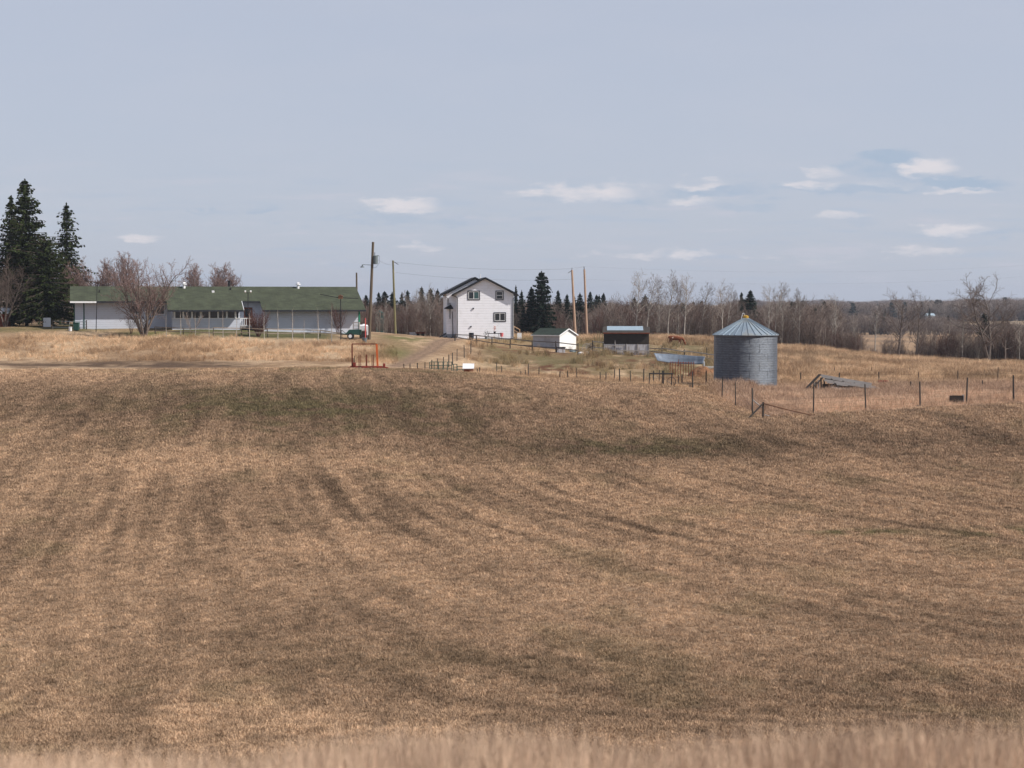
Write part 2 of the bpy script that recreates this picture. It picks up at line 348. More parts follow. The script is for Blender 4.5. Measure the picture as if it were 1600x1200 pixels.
# shingle roofs
def shingle(name, col):
    m, q, b = newmat(name); tc = q.n('ShaderNodeTexCoord')
    br = q.n('ShaderNodeTexBrick', i_Scale=1.0); br.inputs['Brick Width'].default_value = .6; br.inputs['Row Height'].default_value = .2; br.inputs['Mortar Size'].default_value = .012
    br.inputs['Color1'].default_value = (*col, 1); br.inputs['Color2'].default_value = (*[v * .72 for v in col], 1); br.inputs['Mortar'].default_value = (*[v * .5 for v in col], 1)
    q.l(tc.outputs['Object'], br.inputs['Vector'])
    n = q.n('ShaderNodeTexNoise', i_Scale=.9, i_Detail=8.0, i_Roughness=.7); q.l(tc.outputs['Object'], n.inputs['Vector'])
    c = q.mix(1.0, br.outputs['Color'], q.ramp(n.outputs[0], [(.3, .62), (.7, 1.3)]), 'MULTIPLY')
    q.l(c, b.inputs['Base Color']); b.inputs['Roughness'].default_value = .9
    bp = q.n('ShaderNodeBump', i_Strength=.4, i_Distance=.02); q.l(n.outputs[0], bp.inputs['Height']); q.l(bp.outputs[0], b.inputs['Normal'])
    M[name] = m
shingle('green_shingle', (.068, .078, .047)); shingle('black_shingle', (.022, .024, .030)); shingle('dark_green_shingle', (.040, .056, .042))
# galvanised corrugated steel, rings stacked in z
m, q, b = newmat('galvanised'); M['galvanised'] = m
tc = q.n('ShaderNodeTexCoord'); s = q.n('ShaderNodeSeparateXYZ'); q.l(tc.outputs['Object'], s.inputs[0])
wv = q.math('SINE', q.math('MULTIPLY', s.outputs[2], 2 * math.pi / .085))
mp = q.n('ShaderNodeMapping'); mp.inputs['Scale'].default_value = (1, 1, 4.5); q.l(tc.outputs['Object'], mp.inputs[0])
n = q.n('ShaderNodeTexNoise', i_Scale=3.4, i_Detail=7.0, i_Roughness=.7); q.l(mp.outputs[0], n.inputs['Vector'])
n2 = q.n('ShaderNodeTexNoise', i_Scale=.9, i_Detail=5.0); q.l(tc.outputs['Object'], n2.inputs['Vector'])
c = q.ramp(n.outputs[0], [(.3, (.09, .105, .13)), (.7, (.27, .295, .33))])
wl = q.math('SINE', q.math('MULTIPLY', s.outputs[2], 2 * math.pi / .21)); c = q.mix(1.0, c, q.ramp(wl, [(0, .90), (1, 1.12)]), 'MULTIPLY')
c = q.mix(q.math('MULTIPLY', q.smooth(n2.outputs[0], .52, .75), .25), c, (.20, .20, .20))
q.l(c, b.inputs['Base Color']); b.inputs['Metallic'].default_value = .70
q.l(q.ramp(n.outputs[0], [(.3, .36), (.7, .6)]), b.inputs['Roughness'])
bp = q.n('ShaderNodeBump', i_Strength=.8, i_Distance=.02); q.l(wv, bp.inputs['Height'])
bp2 = q.n('ShaderNodeBump', i_Strength=.35, i_Distance=.03); q.l(n.outputs[0], bp2.inputs['Height']); q.l(bp.outputs[0], bp2.inputs['Normal']); q.l(bp2.outputs[0], b.inputs['Normal'])
M['bin_roof'] = mat('bin_roof', (.30, .36, .41), .5, .5, .12, 2.5, dirt=(.36, .37, .36))
M['blue_metal'] = mat('blue_metal', (.42, .52, .58), .5, .5, .1, 2)
M['old_metal'] = mat('old_metal', (.115, .14, .18), .7, .2, .2, 2.5, .01, dirt=(.25, .28, .33))
M['yellow'] = mat('yellow', (.45, .26, .03), .5, var=.1)
M['white_metal'] = mat('white_metal', (.78, .78, .78), .45, var=.05, dirt=(.5, .48, .45))
M['white'] = mat('white', (.80, .80, .80), .6, var=.04)
M['dark_trim'] = mat('dark_trim', (.025, .027, .035), .5)
M['dark_metal'] = mat('dark_metal', (.035, .035, .04), .5, .4, rand=.3)
M['green_dark'] = mat('green_dark', (.02, .07, .055), .5)
M['green_trim'] = mat('green_trim', (.02, .19, .115), .6)
M['grey_conc'] = mat('grey_conc', (.30, .31, .33), .9, var=.12)
m, q, b = newmat('glass'); M['glass'] = m
b.inputs['Base Color'].default_value = (.02, .025, .03, 1); b.inputs['Roughness'].default_value = .08; b.inputs['Specular IOR Level'].default_value = .5
m, q, b = newmat('teal_glass'); M['teal_glass'] = m
b.inputs['Base Color'].default_value = (.035, .085, .085, 1); b.inputs['Roughness'].default_value = .1; b.inputs['Specular IOR Level'].default_value = .5
M['post_wood'] = mat('post_wood', (.085, .072, .060), .95, var=.35, scale=6, stretch=(3, 3, .5), bump=.01, rand=.45)
M['grey_wood'] = mat('grey_wood', (.36, .33, .31), .9, var=.3, scale=4, stretch=(.4, 6, 6), bump=.01)
M['board_grey'] = mat('board_grey', (.48, .47, .49), .9, var=.2, scale=4, stretch=(6, 6, .6), bump=.01, dirt=(.24, .20, .18))
M['rail_wood'] = mat('rail_wood', (.26, .21, .165), .9, var=.25, scale=5)
M['rail_dark'] = mat('rail_dark', (.15, .125, .11), .9, var=.3, scale=4)
M['pole_wood'] = mat('pole_wood', (.115, .088, .06), .9, var=.25, scale=2, stretch=(5, 5, .6))
M['pole_tan'] = mat('pole_tan', (.40, .27, .19), .9, var=.2, scale=2, stretch=(5, 5, .4))
M['pole_green'] = mat('pole_green', (.19, .17, .085), .9, var=.2, scale=2, stretch=(5, 5, .4))
M['pole_dark'] = mat('pole_dark', (.055, .042, .035), .9, var=.25, scale=2)
M['red_paint'] = mat('red_paint', (.26, .035, .022), .55, var=.3, scale=5, dirt=(.09, .03, .02))
M['orange_paint'] = mat('orange_paint', (.62, .13, .03), .55, var=.15, scale=5)
M['rust'] = mat('rust', (.17, .045, .022), .85, var=.35, scale=4)
M['dark_board'] = mat('dark_board', (.045, .036, .030), .9, var=.4, scale=3, stretch=(.6, 6, 8))
M['brown_board'] = mat('brown_board', (.16, .085, .05), .9, var=.3, scale=4)
M['tan_wood'] = mat('tan_wood', (.42, .28, .17), .85, var=.2, scale=4)
M['black_plastic'] = mat('black_plastic', (.015, .017, .024), .45)
M['grey_plastic'] = mat('grey_plastic', (.15, .18, .19), .5)
M['rubber'] = mat('rubber', (.025, .024, .023), .85, dirt=(.1, .09, .07))
M['bark_pale'] = mat('bark_pale', (.46, .42, .37), .9, var=.3, scale=3, stretch=(2, 2, 1), dirt=(.13, .11, .09), rand=.35)
M['bark_grey'] = mat('bark_grey', (.17, .135, .115), .95, var=.3, scale=4, rand=.3)
M['bark_dark'] = mat('bark_dark', (.08, .06, .05), .95, var=.3, scale=4)
M['twig'] = mat('twig', (.175, .130, .110), .95, var=.3, scale=.6, rand=.35)
M['twig_pale'] = mat('twig_pale', (.30, .245, .21), .95, var=.25, scale=.6, rand=.3)
M['twig_red'] = mat('twig_red', (.13, .068, .058), .95, var=.3, scale=1, rand=.25)
M['twig_rose'] = mat('twig_rose', (.215, .14, .125), .95, var=.25, scale=.6)
M['bud'] = mat('bud', (.24, .165, .145), .95, var=.35, scale=2)
M['needles'] = mat('needles', (.028, .037, .013), .9, var=.55, scale=.7)
M['needles_blue'] = mat('needles_blue', (.017, .029, .020), .9, var=.4, scale=.7, rand=.2)
for k_ in ('needles', 'needles_blue', 'twig', 'twig_pale', 'twig_red', 'bud'): M[k_].node_tree.nodes['Principled BSDF'].inputs['Specular IOR Level'].default_value = .08
M['manure'] = mat('manure', (.20, .10, .05), .98, var=.5, scale=6, bump=.05)
M['hide'] = mat('hide', (.20, .062, .022), .8, var=.15, scale=2)
m, q, b = newmat('cowhide'); M['cowhide'] = m
tc = q.n('ShaderNodeTexCoord'); n = q.n('ShaderNodeTexNoise', i_Scale=1.8, i_Detail=2.0); q.l(tc.outputs['Object'], n.inputs['Vector'])
q.l(q.ramp(n.outputs[0], [(.0, (.11, .032, .014)), (.60, (.20, .06, .024)), (.64, (.6, .5, .42)), (1, (.6, .5, .42))]), b.inputs['Base Color'])
b.inputs['Roughness'].default_value = .8

# ------------------------------------------------------------------ ground sheet
def build_ground():
    ys = np.concatenate([np.linspace(-90, 0, 12)[:-1], np.arange(0, 30, .8), np.arange(30, 165, .36), np.arange(165, 275, .8), np.geomspace(275, 7100, 110)])
    s = np.linspace(-1, 1, 620); k = np.sign(s) * np.abs(s)**1.5
    hw = 70 + .62 * np.maximum(ys, 0)
    X = k[None, :] * hw[:, None]; Yg = np.repeat(ys[:, None], len(k), 1)
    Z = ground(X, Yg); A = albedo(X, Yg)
    nr, nc = X.shape; co = np.stack([X, Yg, Z], -1).reshape(-1, 3)
    i = np.arange(nr - 1)[:, None] * nc + np.arange(nc - 1)[None, :]
    fc = np.stack([i, i + 1, i + nc + 1, i + nc], -1).reshape(-1, 4)
    me = np_mesh('ground', co, fc)
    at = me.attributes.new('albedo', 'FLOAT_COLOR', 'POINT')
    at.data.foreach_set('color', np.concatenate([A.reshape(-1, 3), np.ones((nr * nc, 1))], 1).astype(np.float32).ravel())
    me.polygons.foreach_set('use_smooth', np.ones(len(fc), bool)); me.materials.append(M['ground'])
    o = bpy.data.objects.new('ground', me); COL.objects.link(o); tag(o, kind='structure')
build_ground()

# ------------------------------------------------------------------ mesh builder
class MB:
    def __init__(s): s.v = []; s.f = []
    def add(s, vs, fs):
        o = len(s.v); s.v += [tuple(p) for p in vs]; s.f += [tuple(i + o for i in f) for f in fs]; return s
    def box(s, x0, x1, y0, y1, z0, z1, m=None):
        vs = [(x, y, z) for z in (z0, z1) for (x, y) in ((x0, y0), (x1, y0), (x1, y1), (x0, y1))]
        if m: vs = [m @ Vector(p) for p in vs]
        return s.add(vs, [(3, 2, 1, 0), (4, 5, 6, 7), (0, 1, 5, 4), (1, 2, 6, 5), (2, 3, 7, 6), (3, 0, 4, 7)])
    def tube(s, p, q, r1, r2=None, n=6, cap=True):
        p, q = Vector(p), Vector(q); r2 = r1 if r2 is None else r2; d = (q - p).normalized()
        a = d.orthogonal().normalized(); b_ = d.cross(a); vs = []
        for (c_, r) in ((p, r1), (q, r2)):
            for i in range(n):
                t = 2 * math.pi * i / n; vs.append(c_ + a * (r * math.cos(t)) + b_ * (r * math.sin(t)))
        fs = [(i, (i + 1) % n, n + (i + 1) % n, n + i) for i in range(n)]
        if cap: fs += [tuple(range(n - 1, -1, -1)), tuple(range(n, 2 * n))]
        return s.add(vs, fs)
    def bar(s, p, q, w_, h_):
        p, q = Vector(p), Vector(q); d = (q - p).normalized(); up = Vector((0, 0, 1)) if abs(d.z) < .95 else Vector((0, 1, 0))
        a = d.cross(up).normalized() * (w_ / 2); b_ = a.cross(d).normalized() * (h_ / 2)
        vs = [c_ + e for c_ in (p, q) for e in (-a - b_, a - b_, a + b_, -a + b_)]
        return s.add(vs, [(3, 2, 1, 0), (4, 5, 6, 7), (0, 1, 5, 4), (1, 2, 6, 5), (2, 3, 7, 6), (3, 0, 4, 7)])
    def prism(s, prof, a, b_, axis='y'):
        """profile of (u,z) points swept along y (u=x) or x (u=y)"""
        n = len(prof); mk = (lambda u, z, t: (u, t, z)) if axis == 'y' else (lambda u, z, t: (t, u, z))
        vs = [mk(u, z, t) for t in (a, b_) for (u, z) in prof]
        return s.add(vs, [(i, (i + 1) % n, n + (i + 1) % n, n + i) for i in range(n)] + [tuple(range(n - 1, -1, -1)), tuple(range(n, 2 * n))])
    def ring(s, r, z0, z1, n=48, r2=None, th=.02):
        r2 = r if r2 is None else r2; vs = []
        for i in range(n):
            t = 2 * math.pi * i / n; c_, s_ = math.cos(t), math.sin(t)
            vs += [(r * c_, r * s_, z0), (r2 * c_, r2 * s_, z1), ((r2 - th) * c_, (r2 - th) * s_, z1), ((r - th) * c_, (r - th) * s_, z0)]
        fs = []
        for i in range(n):
            a, b_ = 4 * i, 4 * ((i + 1) % n)
            for k in range(4): fs.append((a + k, b_ + k, b_ + (k + 1) % 4, a + (k + 1) % 4))
        return s.add(vs, fs)
    def torus(s, c_, ax, r, t, n=18):
        c_ = Vector(c_); ax = Vector(ax).normalized(); u = ax.orthogonal().normalized(); v_ = ax.cross(u)
        for i in range(n):
            a, b_ = 2 * math.pi * i / n, 2 * math.pi * (i + 1) / n
            s.tube(c_ + (u * math.cos(a) + v_ * math.sin(a)) * r, c_ + (u * math.cos(b_) + v_ * math.sin(b_)) * r, t, n=5, cap=False)
        return s
    def build(s, name, material, parent=None, smooth=False, bevel=0):
        me = bpy.data.meshes.new(name); me.from_pydata(s.v, [], s.f); me.update()
        bm = bmesh.new(); bm.from_mesh(me); bmesh.ops.recalc_face_normals(bm, faces=bm.faces[:]); bm.to_mesh(me); bm.free()
        if smooth: me.polygons.foreach_set('use_smooth', [True] * len(me.polygons)); me.set_sharp_from_angle(angle=R(40))
        me.materials.append(M[material] if isinstance(material, str) else material)
        o = bpy.data.objects.new(name, me); COL.objects.link(o)
        if parent: o.parent = parent
        if bevel:
            md = o.modifiers.new('b', 'BEVEL'); md.width = bevel; md.segments = 1
        return o
def thing(name, label, cat, loc, rot=0, group=None):
    o = bpy.data.objects.new(name, None); COL.objects.link(o); o.location = loc; o.rotation_euler = (0, 0, rot)
    o.empty_display_size = .2
    return tag(o, label, cat, group)
def copy_tree(o, parent=None):
    c_ = o.copy(); COL.objects.link(c_); c_.parent = parent
    for ch in list(o.children): copy_tree(ch, c_)
    return c_

# ------------------------------------------------------------------ instanced stuff (grass, massed woods)
def scatter(name, label, pts, rots, scl, protos, tint=None, idx=None):
    """one object: a point cloud that places small prototype meshes; prototypes live in a hidden-from-scene collection"""
    me = bpy.data.meshes.new(name); n = len(pts); me.vertices.add(n); me.vertices.foreach_set('co', np.asarray(pts, np.float32).ravel())
    def attr(nm, typ, key, arr):
        a = me.attributes.new(nm, typ, 'POINT'); a.data.foreach_set(key, np.asarray(arr).ravel())
    attr('rot', 'FLOAT_VECTOR', 'vector', np.asarray(rots, np.float32)); attr('scl', 'FLOAT_VECTOR', 'vector', np.asarray(scl, np.float32))
    attr('idx', 'INT', 'value', np.asarray(idx if idx is not None else np.random.RandomState(3).randint(0, len(protos), n), np.int32))
    if tint is not None: attr('tint', 'FLOAT_COLOR', 'color', np.concatenate([tint, np.ones((n, 1))], 1).astype(np.float32))
    col = bpy.data.collections.new(name + '_parts')
    for p in protos: col.objects.link(p)
    ng = bpy.data.node_groups.new(name, 'GeometryNodeTree')
    ng.interface.new_socket('Geometry', in_out='INPUT', socket_type='NodeSocketGeometry'); ng.interface.new_socket('Geometry', in_out='OUTPUT', socket_type='NodeSocketGeometry')
    q = NT(ng); gi = q.n('NodeGroupInput'); go = q.n('NodeGroupOutput'); ci = q.n('GeometryNodeCollectionInfo'); ci.inputs['Collection'].default_value = col
    ci.inputs['Separate Children'].default_value = True; ci.inputs['Reset Children'].default_value = True
    ip = q.n('GeometryNodeInstanceOnPoints'); ip.inputs['Pick Instance'].default_value = True
    m2p = q.n('GeometryNodeMeshToPoints'); q.l(gi.outputs[0], m2p.inputs[0])
    q.l(m2p.outputs[0], ip.inputs['Points']); q.l(ci.outputs[0], ip.inputs['Instance'])
    for nm, typ, sock in (('rot', 'FLOAT_VECTOR', 'Rotation'), ('scl', 'FLOAT_VECTOR', 'Scale'), ('idx', 'INT', 'Instance Index')):
        na = q.n('GeometryNodeInputNamedAttribute', data_type=typ); na.inputs[0].default_value = nm; q.l(na.outputs[0], ip.inputs[sock])
    q.l(ip.outputs[0], go.inputs[0])
    o = bpy.data.objects.new(name, me); COL.objects.link(o); md = o.modifiers.new('scatter', 'NODES'); md.node_group = ng
    return tag(o, label, kind='stuff')
def tuft(name, nb, h, spread, lean, wd, seed, material='dry_blades'):
    r = np.random.RandomState(seed); V = []; Fs = []
    for i in range(nb):
        a = r.rand() * 6.283; rr = spread * math.sqrt(r.rand()); x, y = rr * math.cos(a), rr * math.sin(a); hh = h * (.55 + .6 * r.rand())
        b = r.rand() * 6.283; ln = lean * (.3 + r.rand()) * hh; dx, dy = math.cos(b) * ln, math.sin(b) * ln; f = r.rand() * 3.14; wx, wy = math.cos(f) * wd / 2, math.sin(f) * wd / 2
        o = len(V)
        V += [(x - wx, y - wy, -.03), (x + wx, y + wy, -.03), (x + dx * .35 + wx * .8, y + dy * .35 + wy * .8, hh * .6), (x + dx * .35 - wx * .8, y + dy * .35 - wy * .8, hh * .6)]
        V += [(x + dx + wx * .2, y + dy + wy * .2, hh), (x + dx - wx * .2, y + dy - wy * .2, hh)]
        Fs += [(o, o + 1, o + 2, o + 3), (o + 3, o + 2, o + 4, o + 5)]
    me = np_mesh(name, V, Fs); me.materials.append(M[material]); return bpy.data.objects.new(name, me)

def frame_pts(n, y0, y1, seed, u=.34, p=1.0):
    """points over the wedge of land the view covers, density falling with distance^p"""
    r = np.random.RandomState(seed); a = 2 - p
    t = r.rand(n); Y = (y0**a + t * (y1**a - y0**a))**(1 / a) if abs(a) > 1e-3 else y0 * (y1 / y0)**t
    return (r.rand(n) * 2 - 1) * u * Y, Y, r
def rot_scl(r, n, s0, s1, tilt=.15):
    s = s0 + (s1 - s0) * r.rand(n)
    return np.stack([(r.rand(n) - .5) * tilt, (r.rand(n) - .5) * tilt, r.rand(n) * 6.283], 1), np.stack([s, s, s * (.8 + .4 * r.rand(n))], 1)

# mown field stubble
x, y, r = frame_pts(330000, 22, 152, 11, p=1.15)
c_ = 800 + F * x / y; k = (y < edge_Y(c_) + 1.0); x, y = x[k], y[k]; n = len(x)
z = ground(x, y); ro, sc_ = rot_scl(r, n, .7, 1.35); sc_ *= np.clip(y / 60, .8, 1.9)[:, None]
T = albedo(x, y); T *= np.clip(.68 + .6 * r.rand(n) + .9 * (fbm(x / .22, y / .5, 2) - .5), .25, 2)[:, None]
scatter('field_stubble', 'short brown mown stubble of the field', np.stack([x, y, z], 1), ro, sc_,
        [tuft('stubble_%d' % i, 16, .060, .11, .8, .011, 50 + i) for i in range(4)], T)
# dry tall grass beyond the field
def dens(x, y):
    c = 800 + F * x / y; n1 = fbm(x / 3, y / 5, 3); d = np.zeros_like(x)
    e = y - edge_Y(c)
    d += (c > 1095) * sm(e, -.5, 1.5) * (1 - sm(y, 150, 165)) * 1.0                    # rough grass round the bin
    d += (c > 735) * (c <= 1110) * sm(y, 149, 151) * (1 - sm(y, 162, 168)) * 1.0       # straw band behind the crest
    d += (c > 1100) * sm(y, 150, 160) * (1 - sm(y, 262, 275)) * (.35 + .65 * sm(n1, .4, .6))
    d += (c < 620) * sm(y, 161, 164) * (1 - sm(y, 182, 187)) * sm(n1, .30, .6) * .8
    d += (c > 730) * (c < 1110) * sm(y, 165, 170) * (1 - sm(y, 226, 232)) * .22 * sm(n1, .5, .7)
    d += (c > 730) * (c < 1130) * sm(y, 226, 232) * (1 - sm(y, 250, 262)) * .9
    return np.clip(d, 0, 1)
x, y, r = frame_pts(230000, 116, 275, 12, u=.33, p=.9)
k = r.rand(len(x)) < dens(x, y); x, y = x[k], y[k]; n = len(x); z = ground(x, y); ro, sc_ = rot_scl(r, n, .55, 1.15, .3)
c_ = 800 + F * x / y; hf = np.where((c_ < 620), .62, 1.0) * np.where((c_ > 1095) & (y < 150), np.clip(.5 + (y - edge_Y(c_)) / 8, .5, 1.1), 1); hf = hf * np.where((c_ > 1180) & (y < 165), .72, 1) * np.where((c_ > 735) & (c_ < 1110) & (y < 166), .52, 1) * (1 - .75 * np.exp(-(((x - 28.4) / 3.6)**2 + ((y - 145.6) / 2.2)**2)))
sc_ *= (hf * (.55 + .9 * fbm(x / 2.2, y / 3, 2)))[:, None]
scatter('tall_dry_grass', 'tall pale dry grass along the fences and pasture', np.stack([x, y, z], 1), ro, sc_,
        [tuft('tall_tuft_%d' % i, 30, .62, .22, .6, .014, 70 + i) for i in range(4)], albedo(x, y) * (.8 + .5 * r.rand(n))[:, None])
# out of focus grass on the knoll at the camera
r = np.random.RandomState(13); n = 5200; x = (r.rand(n) * 2 - 1) * 4.2; y = 3.6 + 3.6 * r.rand(n); z = ground(x, y)
lim = CZ - y * (.2495 + .022 * (fbm(x / .6, y * 0, 2) - .2) - .0035 * np.clip(x, -2, 2)) - z
h = np.clip(lim, .05, .6) * (.72 + .28 * r.rand(n))
ro, _ = rot_scl(r, n, 1, 1, .3); sc_ = np.stack([np.ones(n) * .8, np.ones(n) * .8, h / .30], 1)
scatter('knoll_grass', 'pale dry grass on the rise at the bottom edge', np.stack([x, y, z], 1), ro, sc_,
        [tuft('knoll_tuft_%d' % i, 14, .28, .09, .35, .006, 90 + i) for i in range(3)], np.tile(L(.43, .31, .22), (n, 1)) * (.8 + .45 * r.rand(n))[:, None])


# ------------------------------------------------------------------ trees
def tubes(name, segs, n, material, parent=None):
    """segs: list of (p, q, r1, r2); all tubes in one mesh"""
    p = np.array([s[0] for s in segs]); q_ = np.array([s[1] for s in segs]); r1 = np.array([s[2] for s in segs]); r2 = np.array([s[3] for s in segs])
    d = q_ - p; d /= np.linalg.norm(d, axis=1)[:, None] + 1e-9
    ref = np.where(np.abs(d[:, 2:3]) < .9, np.array([[0, 0, 1.]]), np.array([[1., 0, 0]]))
    a = np.cross(d, ref); a /= np.linalg.norm(a, axis=1)[:, None]; b_ = np.cross(d, a); N = len(segs); V = np.zeros((N, 2 * n, 3))
    for i in range(n):
        t = 2 * math.pi * i / n; o = a * math.cos(t) + b_ * math.sin(t)
        V[:, i] = p + o * r1[:, None]; V[:, n + i] = q_ + o * r2[:, None]
    base = (np.arange(N) * 2 * n)[:, None]
    Fc = np.concatenate([base + np.array([[i, (i + 1) % n, n + (i + 1) % n, n + i]]) for i in range(n)], 0)
    me = np_mesh(name, V.reshape(-1, 3), Fc); me.materials.append(M[material])
    o = bpy.data.objects.new(name, me)
    if parent is not None: COL.objects.link(o); o.parent = parent
    return o
def leaves(name, cs, size, material, parent=None, seed=0, droop=None, asp=2.2):
    """small diamond faces at centres cs"""
    r = np.random.RandomState(seed); cs = np.asarray(cs); n = len(cs); sz = np.asarray(size) * (.6 + .8 * r.rand(n))
    u = r.randn(n, 3) if droop is None else np.asarray(droop) + .55 * r.randn(n, 3)
    u /= np.linalg.norm(u, axis=1)[:, None]; v = np.cross(u, r.randn(n, 3)); v /= np.linalg.norm(v, axis=1)[:, None]
    V = np.stack([cs - u * sz[:, None] * .5, cs + v * sz[:, None] / asp * .5, cs + u * sz[:, None] * .5, cs - v * sz[:, None] / asp * .5], 1)
    me = np_mesh(name, V.reshape(-1, 3), np.arange(4 * n).reshape(n, 4)); me.materials.append(M[material])
    o = bpy.data.objects.new(name, me)
    if parent is not None: COL.objects.link(o); o.parent = parent
    return o
def grow(r, p, d, ln, rad, lvl, out, P_):
    """recursive limb: P_ = per level dict(n, ang, len, seg, up, wob)"""
    k = P_[lvl]; sg = k['seg']; pts = [np.array(p, float)]; dd = np.array(d, float); rr = [rad]
    for i in range(sg):
        dd = dd + r.randn(3) * k['wob'] + np.array([0, 0, k['up']]); dd /= np.linalg.norm(dd)
        pts.append(pts[-1] + dd * ln / sg); rr.append(rad * (1 - (i + 1) / sg * k.get('tap', .75)))
        out.append((pts[-2], pts[-1], rr[-2], rr[-1], lvl))
    if lvl + 1 < len(P_):
        c = P_[lvl + 1]
        for j in range(c['n']):
            t = c['t0'] + (1 - c['t0']) * (j + r.rand()) / c['n']; i = min(int(t * sg), sg - 1); f = t * sg - i
            q_ = pts[i] * (1 - f) + pts[i + 1] * f; base = pts[i + 1] - pts[i]; base /= np.linalg.norm(base)
            a = r.rand() * 6.283; o = np.cross(base, [math.cos(a), math.sin(a), .3]); o /= np.linalg.norm(o) + 1e-9
            an = c['ang'] * (.75 + .5 * r.rand()); nd = base * math.cos(an) + o * math.sin(an)
            l2 = ln * c['len'] * (1 - t * c.get('fall', .5)) * (.7 + .6 * r.rand()); r2 = max((rr[i] * (1 - f) + rr[i + 1] * f) * c.get('rr', .5), c['rmin'])
            grow(r, q_, nd, l2, r2, lvl + 1, out, P_)
ASPEN = [dict(seg=9, wob=.045, up=.03, tap=.85), dict(n=28, t0=.36, ang=.85, len=.36, fall=.55, seg=4, wob=.12, up=.10, rr=.42, rmin=.03),
         dict(n=7, t0=.25, ang=.75, len=.48, fall=.4, seg=2, wob=.18, up=.08, rr=.5, rmin=.016), dict(n=3, t0=.2, ang=.7, len=.55, fall=.3, seg=1, wob=.2, up=.05, rr=.6, rmin=.019)]
GNARL = [dict(seg=9, wob=.10, up=.05, tap=.8), dict(n=20, t0=.26, ang=.9, len=.58, fall=.5, seg=6, wob=.20, up=.07, rr=.5, rmin=.04),
         dict(n=8, t0=.25, ang=.75, len=.42, fall=.4, seg=3, wob=.25, up=.05, rr=.5, rmin=.02), dict(n=6, t0=.2, ang=.8, len=.55, fall=.3, seg=1, wob=.2, up=.05, rr=.6, rmin=.018)]
def bare_tree(name, seed, H, rad, par=ASPEN, bark='bark_pale', tw='twig', stems=1, spread=0., link=True, buds=0, bud_size=.1, crown_lv=2):
    r = np.random.RandomState(seed); out = []
    for s_ in range(stems):
        a = 6.283 * (s_ + r.rand() * .6) / stems; d = np.array([math.cos(a) * spread * (.5 + r.rand() * .7), math.sin(a) * spread * (.5 + r.rand() * .7), 1.]); d /= np.linalg.norm(d)
        grow(r, [math.cos(a) * .12 * (stems > 1), math.sin(a) * .12 * (stems > 1), -.15], d, H * (1 if s_ == 0 else .75 + .25 * r.rand()), rad, 0, out, par)
    root = bpy.data.objects.new(name, None)
    if link: COL.objects.link(root)
    big = [s_[:4] for s_ in out if s_[4] < crown_lv]; sm_ = [s_[:4] for s_ in out if s_[4] >= crown_lv]
    zmax = max(s_[1][2] for s_ in out)
    trunk = tubes('trunk', big, 5, bark, root); crown = tubes('crown', sm_, 3, tw, root)
    if buds:
        cs = np.array([s_[0] * (1 - t) + s_[1] * t for s_ in sm_ for t in r.rand(buds)]); cs = cs + r.randn(*cs.shape) * .05
        leaves('buds', cs, bud_size, 'bud', crown, seed)
    return root, zmax
def spruce(name, seed, H, Rb, material='needles', skirt=.06, tiers=30, dens_=1.0, pw=.85, rag=.25, link=True, nsize=.38):
    r = np.random.RandomState(seed); segs = [((0, 0, -.2), (0, 0, H * .5), H * .016, H * .010), ((0, 0, H * .5), (0, 0, H * .99), H * .010, .02)]; cs = []; dr = []; szs = []
    limb = []
    for i in range(tiers):
        t = (i + r.rand() * .6) / tiers; z = H * (skirt + (1 - skirt) * t); Rr = Rb * (1 - t)**pw * (1 - rag / 2 + rag * r.rand()) + .12
        nb = int(5 + 5 * (1 - t) * 1.2)
        for j in range(nb):
            a = 6.283 * (j + r.rand()) / nb; ln = Rr * (1 - rag + rag * 1.3 * r.rand()); dirv = np.array([math.cos(a), math.sin(a)])
            dz = -.28 * ln * (1 - t) + .25 * ln * t
            m_ = max(3, int(ln / .34 * dens_)); tip = np.array([*(dirv * ln), z + dz])
            limb.append((np.array([0, 0, z]), tip, .035 + .01 * ln, .012))
            for k in range(m_):
                f = (k + .6 + .4 * r.rand()) / m_; c0 = np.array([*(dirv * ln * f), z + dz * f**1.4 + .10 * ln * max(f - .7, 0)])
                side = np.array([-dirv[1], dirv[0], 0]); wd = .30 * ln * (1 - f * .75) * .8 + .08
                for _ in range(int(3 + 3 * (1 - f))):
                    s_ = (r.rand() * 2 - 1) * wd; cs.append(c0 + side * s_ + np.array([0, 0, -.12 - .15 * r.rand() - abs(s_) * .12]))
                    dr.append([dirv[0] * .8 + side[0] * s_, dirv[1] * .8 + side[1] * s_, -.45]); szs.append(nsize * (.75 + .5 * r.rand()))
    for k in range(8): cs.append(np.array([0, 0, H * (.975 + .028 * r.rand())])); dr.append([0, 0, 1]); szs.append(.3)
    root = bpy.data.objects.new(name, None)
    if link: COL.objects.link(root)
    tk = tubes('trunk', segs + [l_ for l_ in limb], 4, 'bark_dark', root)
    leaves('crown', cs, np.array(szs), material, root, seed, dr, 1.7)
    return root
def place(root, loc, s=1., rz=0., label='', cat='tree', group=None, sz=None):
    root.location = loc; root.scale = (s, s, sz or s); root.rotation_euler = (0, 0, rz); return tag(root, label, cat, group)

